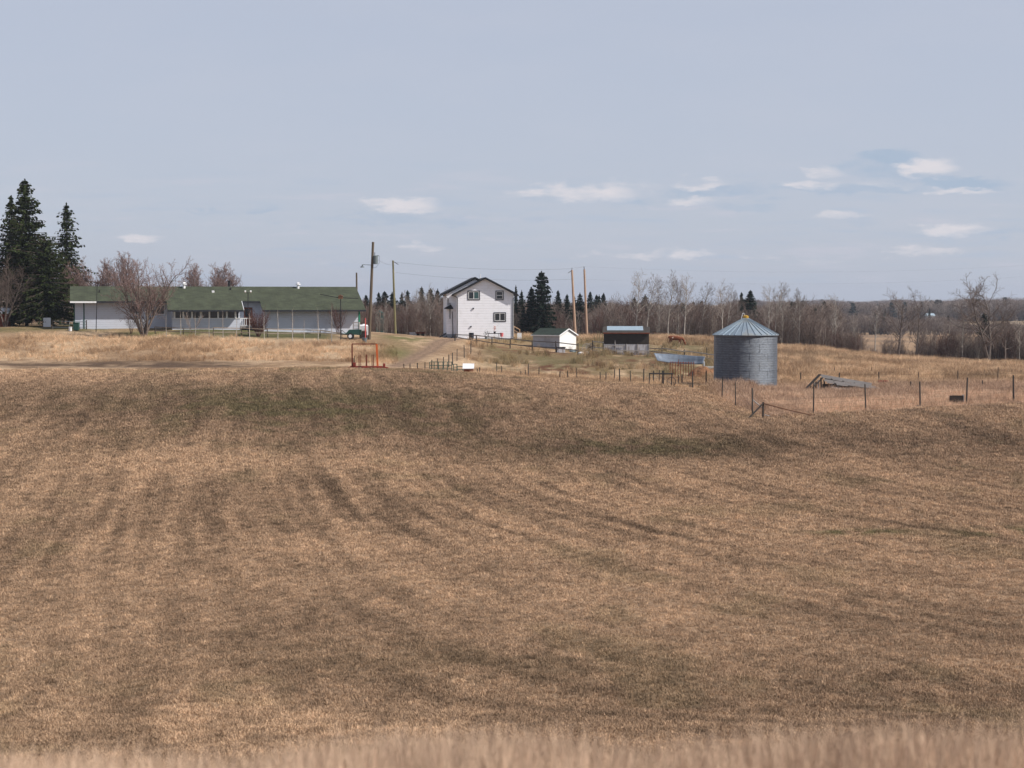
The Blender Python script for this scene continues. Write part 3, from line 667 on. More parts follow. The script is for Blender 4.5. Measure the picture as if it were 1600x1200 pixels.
# big spruces and yard trees at the left -------------------------------------------------
SPG = 'dark spruces beside the long green roofed building'
p = P(42, 203); h = top(42, 281, 203) - p.z
place(spruce('spruce_tree', 1, h, 5.0, tiers=48, pw=.70, rag=.45, nsize=.40, dens_=1.35, skirt=.08), p, 1, 1.0, 'tallest dark spruce, at the left edge beside the long green roofed building', 'spruce tree', SPG)
p = P(20, 206); h = top(17, 306, 206) - p.z
place(spruce('spruce_tree', 2, h, 3.2, tiers=36, pw=.8, rag=.55, nsize=.34, skirt=.3), p, 1, 2.0, 'slim spruce crowded against the left side of the tallest spruce', 'spruce tree', SPG)
p = P(72, 199); h = top(72, 372, 199) - p.z
place(spruce('spruce_tree', 3, h, 4.4, tiers=32, pw=.42, rag=.4, nsize=.36, dens_=1.2, skirt=.16), p, 1, .3, 'low bushy olive green spruce in front, right of the tallest spruce', 'spruce tree', SPG)
p = P(106, 216); h = top(104, 318, 216) - p.z
place(spruce('spruce_tree', 4, h, 3.5, tiers=36, pw=.72, rag=.6, nsize=.36, dens_=.95, skirt=.2), p, 1, .9, 'second tallest dark spruce with thin ragged crown, just left of the green roof', 'spruce tree', SPG)

SHRUBP = [dict(seg=6, wob=.10, up=.04, tap=.7), dict(n=15, t0=.22, ang=.6, len=.50, fall=.5, seg=4, wob=.14, up=.10, rr=.55, rmin=.03),
          dict(n=9, t0=.2, ang=.65, len=.48, fall=.4, seg=2, wob=.2, up=.08, rr=.5, rmin=.019), dict(n=3, t0=.2, ang=.6, len=.5, fall=.3, seg=1, wob=.2, up=.06, rr=.6, rmin=.013)]
rt, zm = bare_tree('budding_tree', 21, 8.4, .15, SHRUBP, 'bark_grey', 'twig_rose', 6, .47, buds=2, bud_size=.10)
p = P(225, 184); place(rt, p, (top(225, 398, 184) - p.z) / zm, .4, 'bare multi-stemmed tree with reddish buds in front of the green roofed building', 'tree')
rt, zm = bare_tree('budding_tree', 22, 8.0, .14, SHRUBP, 'bark_grey', 'twig_rose', 6, .6, buds=4, bud_size=.11)
p = P(178, 212); place(rt, p, (top(178, 392, 212) - p.z) / zm, 1.4, 'pinkish budding tree rising behind the left end of the green roof', 'tree', 'budding trees behind the green roof')
t2 = copy_tree(rt); p = P(345, 214); place(t2, p, (top(345, 408, 214) - p.z) / zm, 3.4, 'round pinkish budding tree rising behind the middle of the green roof', 'tree', 'budding trees behind the green roof')
t2 = copy_tree(rt); p = P(322, 217); place(t2, p, (top(322, 408, 217) - p.z) / zm * .98, 5.1, 'thinner bare tree behind the green roof, left of the round pinkish one', 'tree', 'budding trees behind the green roof')
t2 = copy_tree(rt); p = P(148, 214); place(t2, p, (top(150, 402, 214) - p.z) / zm, 2.2, 'greyish bare tree between the second spruce and the green roof', 'tree', 'budding trees behind the green roof')
rt, zm = bare_tree('bare_tree', 27, 8.0, .12, SHRUBP, 'bark_grey', 'twig', 4, .35); t2 = rt; p = P(8, 196); place(t2, p, (top(8, 395, 196) - p.z) / zm, 4.4, 'bare grey tree in front of the spruces at the left edge', 'tree', 'bare trees at the left edge')
t2 = copy_tree(rt); p = P(-6, 210); place(t2, p, (top(0, 340, 210) - p.z) / zm, 0.4, 'pale bare tree half outside the left edge behind the spruces', 'tree', 'bare trees at the left edge')
t2 = copy_tree(rt); p = P(118, 204); place(t2, p, (top(118, 428, 204) - p.z) / zm, 1.1, 'low bare tree at the left end wall of the green roofed building', 'tree')
WIL = [dict(seg=5, wob=.07, up=.05, tap=.7), dict(n=7, t0=.15, ang=.4, len=.6, fall=.5, seg=3, wob=.12, up=.10, rr=.6, rmin=.018), dict(n=5, t0=.2, ang=.5, len=.5, fall=.4, seg=1, wob=.2, up=.08, rr=.6, rmin=.012)]
def willow(seed, px, Y, row_top, label, stems=14, spread=.38, tw='twig_red', nm='bare_shrub', bark='twig_red'):
    rt, zm = bare_tree(nm, seed, 3.2, .028, WIL, bark, tw, stems, spread, crown_lv=1)
    p = P(px, Y); return place(rt, p, (top(px, row_top, Y) - p.z) / zm, seed, label, 'shrub')
willow(31, 404, 187, 474, 'dense dark red leafless shrub in front of the entry recess', 26, .42)
willow(32, 205, 187.5, 478, 'thin bare shrub left of the multi-stemmed tree', 7, .25, 'twig')
willow(33, 222, 184.5, 486, 'low reddish suckers around the base of the multi-stemmed tree', 14, .35, 'twig')
willow(34, 301, 187.5, 483, 'small bare sapling in front of the porch windows', 4, .5, 'twig_pale')
willow(35, 529, 194, 470, 'bare reddish shrub against the right end of the grey wall', 10, .25)

# aspens along the wood edge --------------------------------------------------------------
asp = [bare_tree('aspen_tree', 100 + i, 11, .15, ASPEN, 'bark_pale', 'twig_pale' if i % 2 else 'twig', 1, 0, crown_lv=2) for i in range(5)]
gn = [bare_tree('poplar_tree', 140 + i, 11, .24, GNARL, 'bark_grey', 'twig', 1 + (i == 1), .28 * (i == 1), crown_lv=2) for i in range(3)]
used = set()
def put_tree(lst, i, px, Y, row_top, rz, label, group=None, cat='tree', ws=1.):
    key = (id(lst), i); root, zm = lst[i]
    if key in used: root = copy_tree(root)
    used.add(key); p = P(px, Y); s = (top(px, row_top, Y) - p.z) / zm
    return place(root, p, s * ws, rz, label, cat, group, sz=s)
WE = 'aspens along the edge of the wood'
for k, (px, Y, rt_, lb) in enumerate([
    (636, 250, 452, 'bare aspen with pale trunk just right of the green tinted utility pole'), (650, 246, 446, 'forked bare aspen in the wood left of the white house'),
    (661, 255, 455, 'thin bare aspen in the wood, second tree left of the white house'), (672, 244, 440, 'white trunked aspen standing nearest left of the white house'),
    (600, 252, 462, 'crooked bare aspen in the wood between the two left utility poles'), (688, 250, 455, 'slim leaning aspen partly hidden by the left wall of the white house'),
    (993, 252, 418, 'tall thin aspen with broken top directly above the shelter with blue metal roof'), (1012, 250, 424, 'wide crowned aspen above the right end of the shelter'),
    (1030, 262, 432, 'faint slender aspen behind the wide crowned aspen near the shelter'), (1044, 250, 420, 'forked aspen behind and left of the cow'), (1059, 253, 430, 'slender aspen directly above the cow'),
    (1069, 250, 424, 'bright trunked aspen just right of the cow'), (1097, 252, 438, 'lone slim aspen midway between the cow and the grain bin'),
    (1128, 250, 434, 'aspen rising behind the left edge of the grain bin roof'), (1136, 256, 442, 'second aspen behind the left slope of the grain bin roof'), (1152, 258, 452, 'thin dead aspen behind the bin roof, left of the two dark spruces'),
    (1200, 250, 442, 'aspen rising behind the right slope of the grain bin roof'), (1211, 255, 438, 'tall aspen just above the right eave of the grain bin'), (1222, 252, 440, 'aspen with reddish crown just right of the grain bin'),
    (1238, 254, 452, 'short aspen between the reddish crowned one and the white trunked one right of the bin'), (1248, 249, 448, 'straight white trunked aspen, the brightest trunk right of the bin'),
    (1305, 252, 456, 'isolated aspen with dead top at the gap in the wood edge'), (1300, 254, 470, 'leaning dark young aspen just left of the isolated one with dead top'),
    (1334, 254, 484, 'short thin aspen at the left end of the gap showing the distant field'), (1479, 243, 488, 'thin upright aspen among brush right of the paler poplar'), (1503, 242, 484, 'slim aspen midway between the paler poplar and the largest twin-stemmed one'), (1593, 240, 494, 'thin aspen at the right edge of the picture'), (1367, 255, 470, 'small slim aspen in front of the distant field, left of the broad poplar')]):
    put_tree(asp, k % 5, px, Y, rt_, k * 1.3, lb, WE)
for k, (px, Y, rt_, lb, i) in enumerate([
    (1404, 240, 446, 'broad dark poplar with spreading limbs against the distant field', 0), (1431, 243, 444, 'narrower pale poplar just right of the broad dark one', 2),
    (1545, 236, 423, 'largest twin-stemmed bare poplar near the right edge', 1)]):
    put_tree(gn, i, px, Y, rt_, [0.4, 2.2, .1][k], lb, 'large bare poplars on the right', ws=[1.15, .8, 1.1][k])
put_tree(gn, 0, 1570, 239, 470, 2.9, 'low leaning poplar right of the largest twin-stemmed one', 'large bare poplars on the right', ws=.9)

# spruces in and behind the wood ------------------------------------------------------------
spr = [(spruce('spruce_tree', 200 + i, 10, 2.0 + .5 * i, 'needles_blue', tiers=32, pw=.8, rag=.5, nsize=.36, dens_=1.0), 10.) for i in range(3)]
p = P(846, 250); h = top(846, 424, 250) - p.z
place(spruce('spruce_tree', 210, h, 2.55, 'needles_blue', tiers=34, pw=.62, rag=.3, nsize=.40, dens_=1.2, skirt=.05), p, 1, 0, 'big full dark spruce rising behind the white shed', 'spruce tree')
p = P(830, 251); h = top(831, 449, 251) - p.z
place(spruce('spruce_tree', 211, h, 1.5, 'needles_blue', tiers=26, pw=.7, rag=.3, nsize=.38, dens_=1.2, skirt=.05), p, 1, 2, 'smaller spruce tucked against the left of the big full one behind the shed', 'spruce tree')
for k, (px, Y, rt_, lb, ws) in enumerate([
    (806, 262, 448, 'slim spruce tip touching the right eave of the white house', .6), (815, 262, 451, 'thin spire-like spruce just right of the white house', .6),
    (818, 252, 478, 'low olive spruce beside the right wall of the white house', 1.2), (872, 270, 455, 'narrow spruce right of the big full spruce', .7), (886, 268, 456, 'broad dark spruce left of the tan utility poles', 1.),
    (897, 275, 459, 'dark spruce directly behind the left tan utility pole', .8), (906, 275, 458, 'dark spruce between the two tan utility poles', .9), (922, 330, 458, 'distant spruce just right of the two tan utility poles', 1.),
    (932, 335, 458, 'distant spruce, second to the right of the tan utility poles', 1.), (943, 340, 457, 'distant spruce above the stakes left of the shelter', 1.), (936, 345, 462, 'small distant spruce in the row right of the tan poles', 1.),
    (572, 300, 457, 'far spruce just left of the leaning utility pole', 1.), (592, 290, 455, 'far dark spruce right of the leaning utility pole', 1.1), (601, 290, 455, 'far dark spruce close behind the right of the leaning pole, one of a pair', 1.1),
    (613, 290, 459, 'far spruce half hidden by the green tinted utility pole', 1.1), (628, 285, 454, 'far spruce with a spiky top right of the green tinted pole', .8), (637, 282, 453, 'far spruce behind the forked aspen', .9),
    (659, 280, 449, 'far spruce with layered crown left of the white house', 1.), (673, 272, 447, 'tall spruce behind the white trunked aspen by the house', 1.), (684, 275, 450, 'far spruce nearest the left eave of the white house', .9),
    (1158, 300, 457, 'left of the two dark spruces above the grain bin', 1.), (1172, 298, 456, 'right and fuller of the two dark spruces above the grain bin', 1.1), (1278, 420, 474, 'tiny dark spruce standing alone above the wood right of the bin', 1.2),
    (991, 300, 464, 'dark spruce low behind the aspens above the shelter', 1.), (1008, 300, 462, 'dark spruce behind the wide crowned aspen', 1.2), (1383, 800, 478, 'small dark spruce in the distant woods left of the broad poplar', .7),
    (1452, 820, 479, 'small dark spruce in the distant woods right of the paler poplar', .7), (1537, 300, 488, 'dark spruce behind the trunk of the largest twin-stemmed poplar', 1.3)]):
    put_tree(spr, (k * 7 // 3) % 3, px, Y, rt_ + (k * 5 % 7) - 2, k * .9, lb, 'spruces scattered through the wood', 'spruce tree', ws * (.85 + .12 * (k * 3 % 5)))

# massed leafless wood ----------------------------------------------------------------------
BR = [dict(seg=6, wob=.08, up=.03, tap=.8), dict(n=16, t0=.15, ang=.6, len=.34, fall=.45, seg=3, wob=.15, up=.10, rr=.5, rmin=.022), dict(n=6, t0=.2, ang=.6, len=.45, fall=.4, seg=1, wob=.2, up=.05, rr=.6, rmin=.014)]
def brush_mesh(i, H, stems, spread, mats_, rad=.045):
    r = np.random.RandomState(300 + i); out = []
    for s_ in range(stems):
        a = 6.283 * (s_ + r.rand() * .6) / stems; d = np.array([math.cos(a) * spread * r.rand(), math.sin(a) * spread * r.rand(), 1.]); d /= np.linalg.norm(d); o_ = r.rand(2) * 1.6 - .8
        grow(r, [o_[0] * (stems > 1), o_[1] * (stems > 1), -.2], d, H * (.6 + .4 * r.rand()), rad, 0, out, BR)
    a = tubes('brush', [s_[:4] for s_ in out if s_[4] < 1], 4, mats_[0]); b = tubes('brush', [s_[:4] for s_ in out if s_[4] >= 1], 3, mats_[1])
    bm = bmesh.new(); bm.from_mesh(a.data); nf = len(bm.faces); bm.from_mesh(b.data)
    bm.faces.ensure_lookup_table()
    for f in bm.faces[nf:]: f.material_index = 1
    me = bpy.data.meshes.new('brush'); bm.to_mesh(me); bm.free(); me.materials.append(M[mats_[0]]); me.materials.append(M[mats_[1]])
    bpy.data.objects.remove(a); bpy.data.objects.remove(b)
    return bpy.data.objects.new('brush', me)
BP = [brush_mesh(0, 7, 4, .25, ('bark_grey', 'twig')), brush_mesh(1, 7, 4, .25, ('bark_dark', 'twig')), brush_mesh(2, 7.5, 2, .12, ('bark_pale', 'twig_pale')), brush_mesh(3, 6.5, 5, .3, ('bark_dark', 'twig_red'))]
r = np.random.RandomState(44); X_, Y_, S_ = [], [], []
def wood(n, c0, c1, y0, y1, htop, jit=.25, lowf=0.):
    """htop(c) = photo row the mass reaches"""
    for _ in range(n):
        c = c0 + (c1 - c0) * r.rand(); Y = y0(c) + (y1(c) - y0(c)) * r.rand()**1.2; x = (c - 800) / F * Y; z = gz(x, Y)
        H = top(c, htop(c), Y) - z; s = H / 7. * (1 - jit * r.rand()**1.5) * (1 - lowf * r.rand()); X_.append(x); Y_.append(Y); S_.append(max(s, .12))
edge = lambda c: np.interp(c, [560, 640, 700, 800, 900, 1000, 1100, 1250, 1330, 1400, 1600, 1800], [236, 236, 240, 250, 252, 253, 250, 248, 246, 243, 240, 240])
htop_ = lambda c: float(np.interp(c, [560, 700, 800, 900, 1000, 1100, 1250, 1290, 1340, 1380], [470, 466, 480, 474, 470, 474, 480, 484, 505, 520])) + 6 * math.sin(c / 7.) + 6 * math.sin(c / 23.)
wood(760, 556, 1290, edge, lambda c: edge(c) + 75, htop_)
wood(300, 556, 1290, edge, lambda c: edge(c) + 8, lambda c: htop_(c) + 26, .4)
wood(120, 1275, 1345, edge, lambda c: edge(c) + 30, lambda c: 496 + (c - 1275) * .35, .35)
wood(150, 1325, 1600, edge, lambda c: edge(c) + 14, lambda c: 536 + 6 * math.sin(c / 9.), .5, .3)
wood(70, 1485, 1640, edge, lambda c: edge(c) + 14, lambda c: 512, .4, .2)
wood(150, 1548, 1680, edge, lambda c: edge(c) + 22, lambda c: 498, .35)
wood(85, 1436, 1540, edge, lambda c: edge(c) + 12, lambda c: 506, .55, .2)
wood(30, 1380, 1440, edge, lambda c: edge(c) + 10, lambda c: 520, .5, .3)
wood(90, -160, 120, lambda c: 215, lambda c: 245, lambda c: 470 - 30 * (c < 10), .3)
wood(60, -60, 130, lambda c: 204, lambda c: 215, lambda c: 480, .4)
n = len(X_); xs, ys = np.array(X_), np.array(Y_); rr_ = np.random.RandomState(8)
scatter('leafless_wood', 'massed grey brown leafless trees and brush of the wood', np.stack([xs, ys, ground(xs, ys)], 1), np.stack([0 * xs, 0 * xs, rr_.rand(n) * 6.28], 1),
        np.stack([np.array(S_) * (.9 + .3 * rr_.rand(n))] * 2 + [np.array(S_)], 1), BP, idx=rr_.choice(4, n, p=[.34, .18, .32, .16]))
# distant woods: rows of trees on the far land
FP = [brush_mesh(10 + i, 9, 5, .30, (('bark_grey', 'twig'), ('bark_dark', 'twig'), ('bark_grey', 'twig_pale'))[i], .09) for i in range(3)]
fs = spruce('far', 250, 10, 2.4, 'needles_blue', tiers=14, pw=.8, rag=.4, nsize=.9, dens_=.5, link=False)
fs_crown = [o for o in bpy.data.objects if o.parent == fs and o.name.startswith('crown')][0]; fs_crown.parent = None
X_, Y_, S_ = [], [], []
wood(900, 560, 1300, lambda c: 330, lambda c: 430, lambda c: 474 + 3 * math.sin(c / 11.), .2)
wood(420, 1290, 1680, lambda c: 602, lambda c: 760, lambda c: float(np.interp(c, [1290, 1400, 1470, 1560, 1680], [482, 492, 500, 505, 500])) + 4 * math.sin(c / 17.) + 3 * math.sin(c / 41.), .3)
wood(1500, 1200, 1750, lambda c: 1050, lambda c: 1500, lambda c: float(np.interp(c, [1200, 1380, 1450, 1500, 1580, 1600, 1750], [475, 475, 472, 469, 468, 467, 466])) + 2 * math.sin(c / 9.), .1)
wood(900, 1150, 1750, lambda c: 1900, lambda c: 2400, lambda c: 470 + 1.5 * math.sin(c / 19.), .06)
wood(500, -150, 900, lambda c: 1000, lambda c: 1400, lambda c: 473, .1)
n = len(X_); xs, ys, S_ = np.array(X_), np.array(Y_), np.array(S_); cc = 800 + F * xs / ys
ix = rr_.choice(4, n, p=[.38, .27, .31, .04]); ws = np.clip(ys / 500, 1, 3.2) * .9 + .2
scatter('distant_woods', 'far wooded ridge fading into the haze', np.stack([xs, ys, ground(xs, ys)], 1), np.stack([0 * xs, 0 * xs, rr_.rand(n) * 6.28], 1),
        np.stack([S_ * ws * np.where(ix == 3, .55, 1), S_ * ws * np.where(ix == 3, .55, 1), S_ * 7 / 9 * np.where(ix == 3, .95, 1)], 1), FP + [fs_crown], idx=ix)
fs_crown.name = 'distant_spruce'; COL.objects.unlink(fs_crown); bpy.data.objects.remove([o for o in bpy.data.objects if o.parent == fs][0]); bpy.data.objects.remove(fs)

# ------------------------------------------------------------------ buildings
def frame(mb, cx, cz, w_, h_, t, y0, y1):
    mb.box(cx - w_/2, cx + w_/2, y0, y1, cz + h_/2 - t, cz + h_/2); mb.box(cx - w_/2, cx + w_/2, y0, y1, cz - h_/2, cz - h_/2 + t)
    mb.box(cx - w_/2, cx - w_/2 + t, y0, y1, cz - h_/2 + t, cz + h_/2 - t); mb.box(cx + w_/2 - t, cx + w_/2, y0, y1, cz - h_/2 + t, cz + h_/2 - t)
    return mb
def window(par, cx, cz, w_, h_, y, split='v', trim='dark_trim', glass=('glass', 'glass'), tt=.11):
    wd = frame(MB(), cx, cz, w_, h_, tt, y - .05, y + .02).build('window', trim, par)
    iw, ih = w_ - 2 * tt, h_ - 2 * tt; sh = frame(MB(), cx, cz, iw, ih, .065, y - .035, y + .02)
    if split == 'v': sh.box(cx - .035, cx + .035, y - .035, y + .02, cz - ih/2 + .065, cz + ih/2 - .065)
    else: sh.box(cx - iw/2 + .065, cx + iw/2 - .065, y - .035, y + .02, cz - .035, cz + .035)
    sh.build('sash', 'white', wd)
    for k in (0, 1):
        if split == 'v': b0 = (cx - iw/2 + .06 + k * iw/2 * .97, cx - .03 + k * (iw/2 - .03), y - .012, y + .005, cz - ih/2 + .06, cz + ih/2 - .06)
        else: b0 = (cx - iw/2 + .06, cx + iw/2 - .06, y - .012, y + .005, cz - ih/2 + .06 + k * ih/2 * .95, cz - .03 + k * (ih/2 - .03))
        MB().box(*b0).build('pane', glass[k], wd)
    return wd

# white two storey house ----------------------------------------------------
p = P(759, 222); H_ = thing('white_house', 'two storey white sided house with black gable roof and black trimmed windows', 'house', p, R(5))
wall = MB().prism([(-3.8, -.6), (3.62, -.6), (3.62, 5.85), (-.06, 7.78), (-3.8, 5.85)], 0, 9.9).build('wall', 'siding', H_)
MB().prism([(-5.05, -.6), (-1.0, -.6), (-1.0, 7.6), (-1.31, 7.76), (-5.05, 5.83)], 1.1, 9.8).build('wall', 'siding', H_)
MB().box(-5.09, -3.84, 1.05, 9.8, -.6, .62).box(-3.86, -3.80, -.03, 1.05, -.6, .62).box(-3.80, 3.64, -.03, .0, -.6, .10).build('foundation', 'grey_conc', H_)
def gable_roof(mb, cx, hw, zr, ze, y0, y1, th=.17):
    mb.prism([(cx - hw, ze - th), (cx - hw, ze), (cx, zr), (cx + hw, ze), (cx + hw, ze - th), (cx, zr - th)], y0, y1); return mb
rf = gable_roof(MB(), -.06, 4.22, 8.02, 5.86, -.58, 10.2).build('roof', 'black_shingle', H_)
for gx in (-4.40, 4.16): MB().box(gx, gx + .12, -.5, 10.1, 5.58, 5.74).build('gutter', 'dark_trim', rf)
rf2 = gable_roof(MB(), -1.31, 4.22, 8.06, 5.90, .70, 10.0).build('roof', 'black_shingle', H_)
MB().box(-5.66, -5.53, .75, 10.0, 5.62, 5.78).build('gutter', 'dark_trim', rf2)
for gx in (3.50, -3.84): MB().box(gx, gx + .15, -.03, .06, .1, 5.70).build('corner_board', 'white', H_)
window(H_, -1.56, 5.66, 1.62, 1.22, 0, 'v', glass=('glass', 'teal_glass')); window(H_, 1.80, 5.66, 1.06, 1.24, 0, 'h'); window(H_, 1.84, 2.85, 1.62, 1.22, 0, 'v')
for x0, x1, yy, zt in ((-4.34, -3.68, -.05, 5.7), (4.2, 3.56, -.05, 5.6)):
    MB().tube((x0, yy - .1, zt), (x1, yy - .04, zt - .35), .045).tube((x1, yy - .04, zt - .35), (x1, yy - .04, .25), .045).tube((x1, yy - .04, .25), (x1 - .25 * (1 if x1 < 0 else -1), yy - .12, .1), .045).build('downspout', 'dark_trim', H_, True)
MB().tube((-5.5, .95, 5.7), (-4.85, 1.02, 5.25), .045).tube((-4.85, 1.02, 5.25), (-4.85, 1.02, 4.35), .045).build('downspout', 'dark_trim', H_, True)
MB().tube((-4.3, .95, 3.55), (-4.22, .95, .3), .05).tube((-4.22, .95, .3), (-4.5, .8, .1), .05).build('downspout', 'dark_trim', H_, True)
MB().prism([(-5.35, 3.88), (-4.2, 3.88), (-4.2, 4.02), (-4.5, 4.45), (-5.35, 4.02)], .45, 1.08).build('porch_roof', 'black_shingle', H_)
MB().tube((-4.6, 1.0, 2.6), (-4.6, 1.0, 4.7), .05).build('flue_pipe', 'dark_trim', H_)
MB().bar((-6.3, .8, .02), (-5.05, 1.2, .75), .12, .14).bar((-6.0, .9, -.2), (-5.05, 1.2, .35), .5, .1).build('cellar_hatch', 'dark_trim', H_)
for cx, cz in ((-1.62, 3.95), (-1.93, 1.6)):
    MB().box(cx - .09, cx + .09, -.13, 0, cz - .07, cz + .09).build('vent_hood', 'dark_trim', H_)
MB().tube((-.2, 7.3, 7.9), (-.2, 7.3, 8.55), .05).build('vent_pipe', 'white_metal', H_)
MB().bar((3.75, 3, 1.7), (4.75, 3, 1.15), .08, .1).bar((3.75, 3, 1.2), (4.75, 3, .65), .3, .06).box(4.68, 4.76, 2.9, 3.05, -.2, 1.2).box(3.9, 3.98, 2.9, 3.05, -.2, 1.5).build('stair_rail', 'tan_wood', H_)
tag(MB().box(-.28, .28, -.3, .3, -.1, .78).box(-.30, .30, -.32, .32, .78, .82).build('utility_box', 'white_metal', None, bevel=.02), 'white metal utility box at the right rear corner of the white house', 'box').location = P(811.5, 223)

# long green roofed building ----------------------------------------------------
p = P(340, 195); G = thing('long_bungalow', 'long low pale grey building under one big green shingle roof', 'building', p, R(14))
rz = lambda y: 4.78 - .36 * abs(3.7 - y)
def wprof(y0): return [(y0, -1.2), (y0, rz(y0) - .17), (3.7, 4.61), (8.1, rz(8.1) - .17), (8.1, -1.2)]
MB().prism(wprof(0), -15.86, 4.96, 'x').build('wall', 'old_siding', G)
MB().prism(wprof(-2.7), 4.96, 15.95, 'x').build('wall', 'old_siding', G)
th = .15
roof = MB().prism([(-1.0, rz(-1.0) - th), (-1.0, rz(-1.0)), (3.7, 4.78), (8.6, rz(8.6)), (8.6, rz(8.6) - th), (3.7, 4.78 - th)], -16.3, 16.5, 'x')
for a, b_ in ((-5.75, 2.62), (4.72, 16.5)): roof.prism([(-3.75, rz(-3.75) - th), (-3.75, rz(-3.75)), (-1.002, rz(-1.002)), (-1.002, rz(-1.002) - th)], a, b_, 'x')
roof = roof.build('roof', 'green_shingle', G)
fa = MB().box(-16.28, -13.4, -1.10, -1.02, 2.88, 3.06).build('fascia', 'white', roof)
MB().box(-13.38, -5.77, -1.06, -1.015, 2.88, 3.05).box(2.64, 4.70, -1.06, -1.015, 2.88, 3.05).box(-5.75, 2.62, -3.81, -3.765, 1.90, 2.08).box(4.72, 16.5, -3.81, -3.765, 1.90, 2.08).build('fascia', 'dark_trim', roof)
MB().bar((2.66, -3.75, rz(-3.75) - .05), (2.66, -1.04, rz(-1.04) - .05), .05, .16).build('rake_board', 'white', roof)
for px_, y_ in ((-9.2, 3.2), (-3.55, 3.2), (9.6, 3.2)):
    v = MB().tube((px_, y_, 4.5), (px_, y_, 5.0), .17, .14, 10).tube((px_, y_, 5.0), (px_, y_, 5.1), .30, .28, 12).tube((px_, y_, 5.1), (px_ - .1, y_, 5.26), .26, .1, 10).build('roof_vent', 'white_metal', roof, True)
MB().tube((1.75, 5.2, 4.2), (1.75, 5.2, 5.4), .13).tube((1.75, 5.2, 5.4), (1.75, 5.2, 5.5), .2).build('flue_pipe', 'dark_metal', roof)
MB().box(-.5, -.2, 1.7, 2.0, 3.98, 4.3).build('roof_vent', 'white_metal', roof); MB().box(1.6, 1.8, 2.6, 2.8, 4.2, 4.62).build('roof_vent', 'dark_metal', roof)
def win_dark(x, z, w_, h_, y, trim='white'):
    o = frame(MB(), x, z, w_, h_, .08, y - .05, y).build('window', trim, G); MB().box(x - w_/2 + .08, x + w_/2 - .08, y - .02, y + .01, z - h_/2 + .08, z + h_/2 - .08).build('pane', 'glass', o)
win_dark(-9.1, 2.15, 1.1, .95, 0); win_dark(-6.4, 2.1, 1.0, 1.1, 0)
for gx in (-14.85, -15.9): MB().box(gx, gx + .13, -.04, 0, -.6, 2.95).build('corner_board', 'green_dark', G)
por = MB().box(-5.2, 2.29, -2.72, -2.58, -.15, 1.12).box(-5.2, 2.29, -2.72, -2.58, 2.02, 2.28).box(-5.2, -5.06, -2.58, 0, -.15, 2.25).box(2.15, 2.29, -2.58, 0, -.15, 2.25).build('porch_wall', 'old_siding', G)
MB().box(-5.25, 2.34, -2.78, -2.54, 1.12, 1.18).build('sill', 'white', por)
nx = 8
for k in range(nx):
    x = -4.95 + k * (6.75 / (nx - 1)); MB().box(x - .09, x + .09, -2.70, -2.60, 1.18, 2.02).build('mullion', 'white', por)
for k in range(nx - 1):
    x0 = -4.95 + k * (6.75 / (nx - 1)) + .09; MB().box(x0, x0 + 6.75 / (nx - 1) - .18, -2.665, -2.64, 1.18, 2.02).build('pane', 'glass', por)
dr = MB().box(3.0, 3.95, -.08, 0, .25, 2.35).build('door', 'rust', G); MB().box(3.1, 3.85, -.1, -.08, 1.3, 2.2).build('pane', 'glass', dr)
dk = MB().box(2.35, 4.9, -2.6, -.1, .12, .24).box(2.4, 2.5, -2.6, -2.5, -.5, .12).box(4.7, 4.8, -2.6, -2.5, -.5, .12).build('deck', 'grey_wood', G)
rl = MB().box(2.35, 4.9, -2.66, -2.58, 1.10, 1.18).box(2.35, 4.9, -2.66, -2.58, .32, .38)
for k in range(13): x = 2.38 + k * .205; rl.box(x, x + .05, -2.65, -2.59, .38, 1.10)
rl.build('railing', 'white', G)
MB().box(11.6, 14.4, -2.80, -2.72, -1.2, -.62).build('skirting_board', 'green_trim', G)
MB().box(15.96, 16.0, -2.72, 8.1, -1.0, 2.0).box(15.80, 15.97, -2.74, -2.70, -1.0, 2.25).build('corner_board', 'green_trim', G)

# white shed with green roof ----------------------------------------------------
p = P(874.4, 203.5); S = thing('garden_shed', 'small white shed with green gable roof beside the rail fence', 'shed', p, R(47))
W2, LL, ze, zr = 3.0, 4.3, 1.75, 2.45     # local: gable end at y=0 facing the sun side, long side runs back along +y
MB().prism([(0, -.4), (W2, -.4), (W2, ze), (W2/2, zr - .06), (0, ze)], 0, LL).build('wall', 'shed_siding', S)
MB().box(-.012, 0, .02, LL - .02, -.1, ze - .02).build('side_shade_sheet', 'shed_shade', S)  # thin sheet that paints the shade onto the long side wall
gr = gable_roof(MB(), W2/2, W2/2 + .22, zr + .07, ze - .03, -.16, LL + .16, .07).build('roof', 'dark_green_shingle', S)
MB().bar((-.2, -.18, ze - .07), (W2/2, -.18, zr + .01), .03, .13).bar((W2/2, -.18, zr + .01), (W2 + .2, -.18, ze - .07), .03, .13).bar((-.24, -.18, ze - .08), (-.24, LL + .16, ze - .08), .03, .12).build('fascia', 'white', gr)
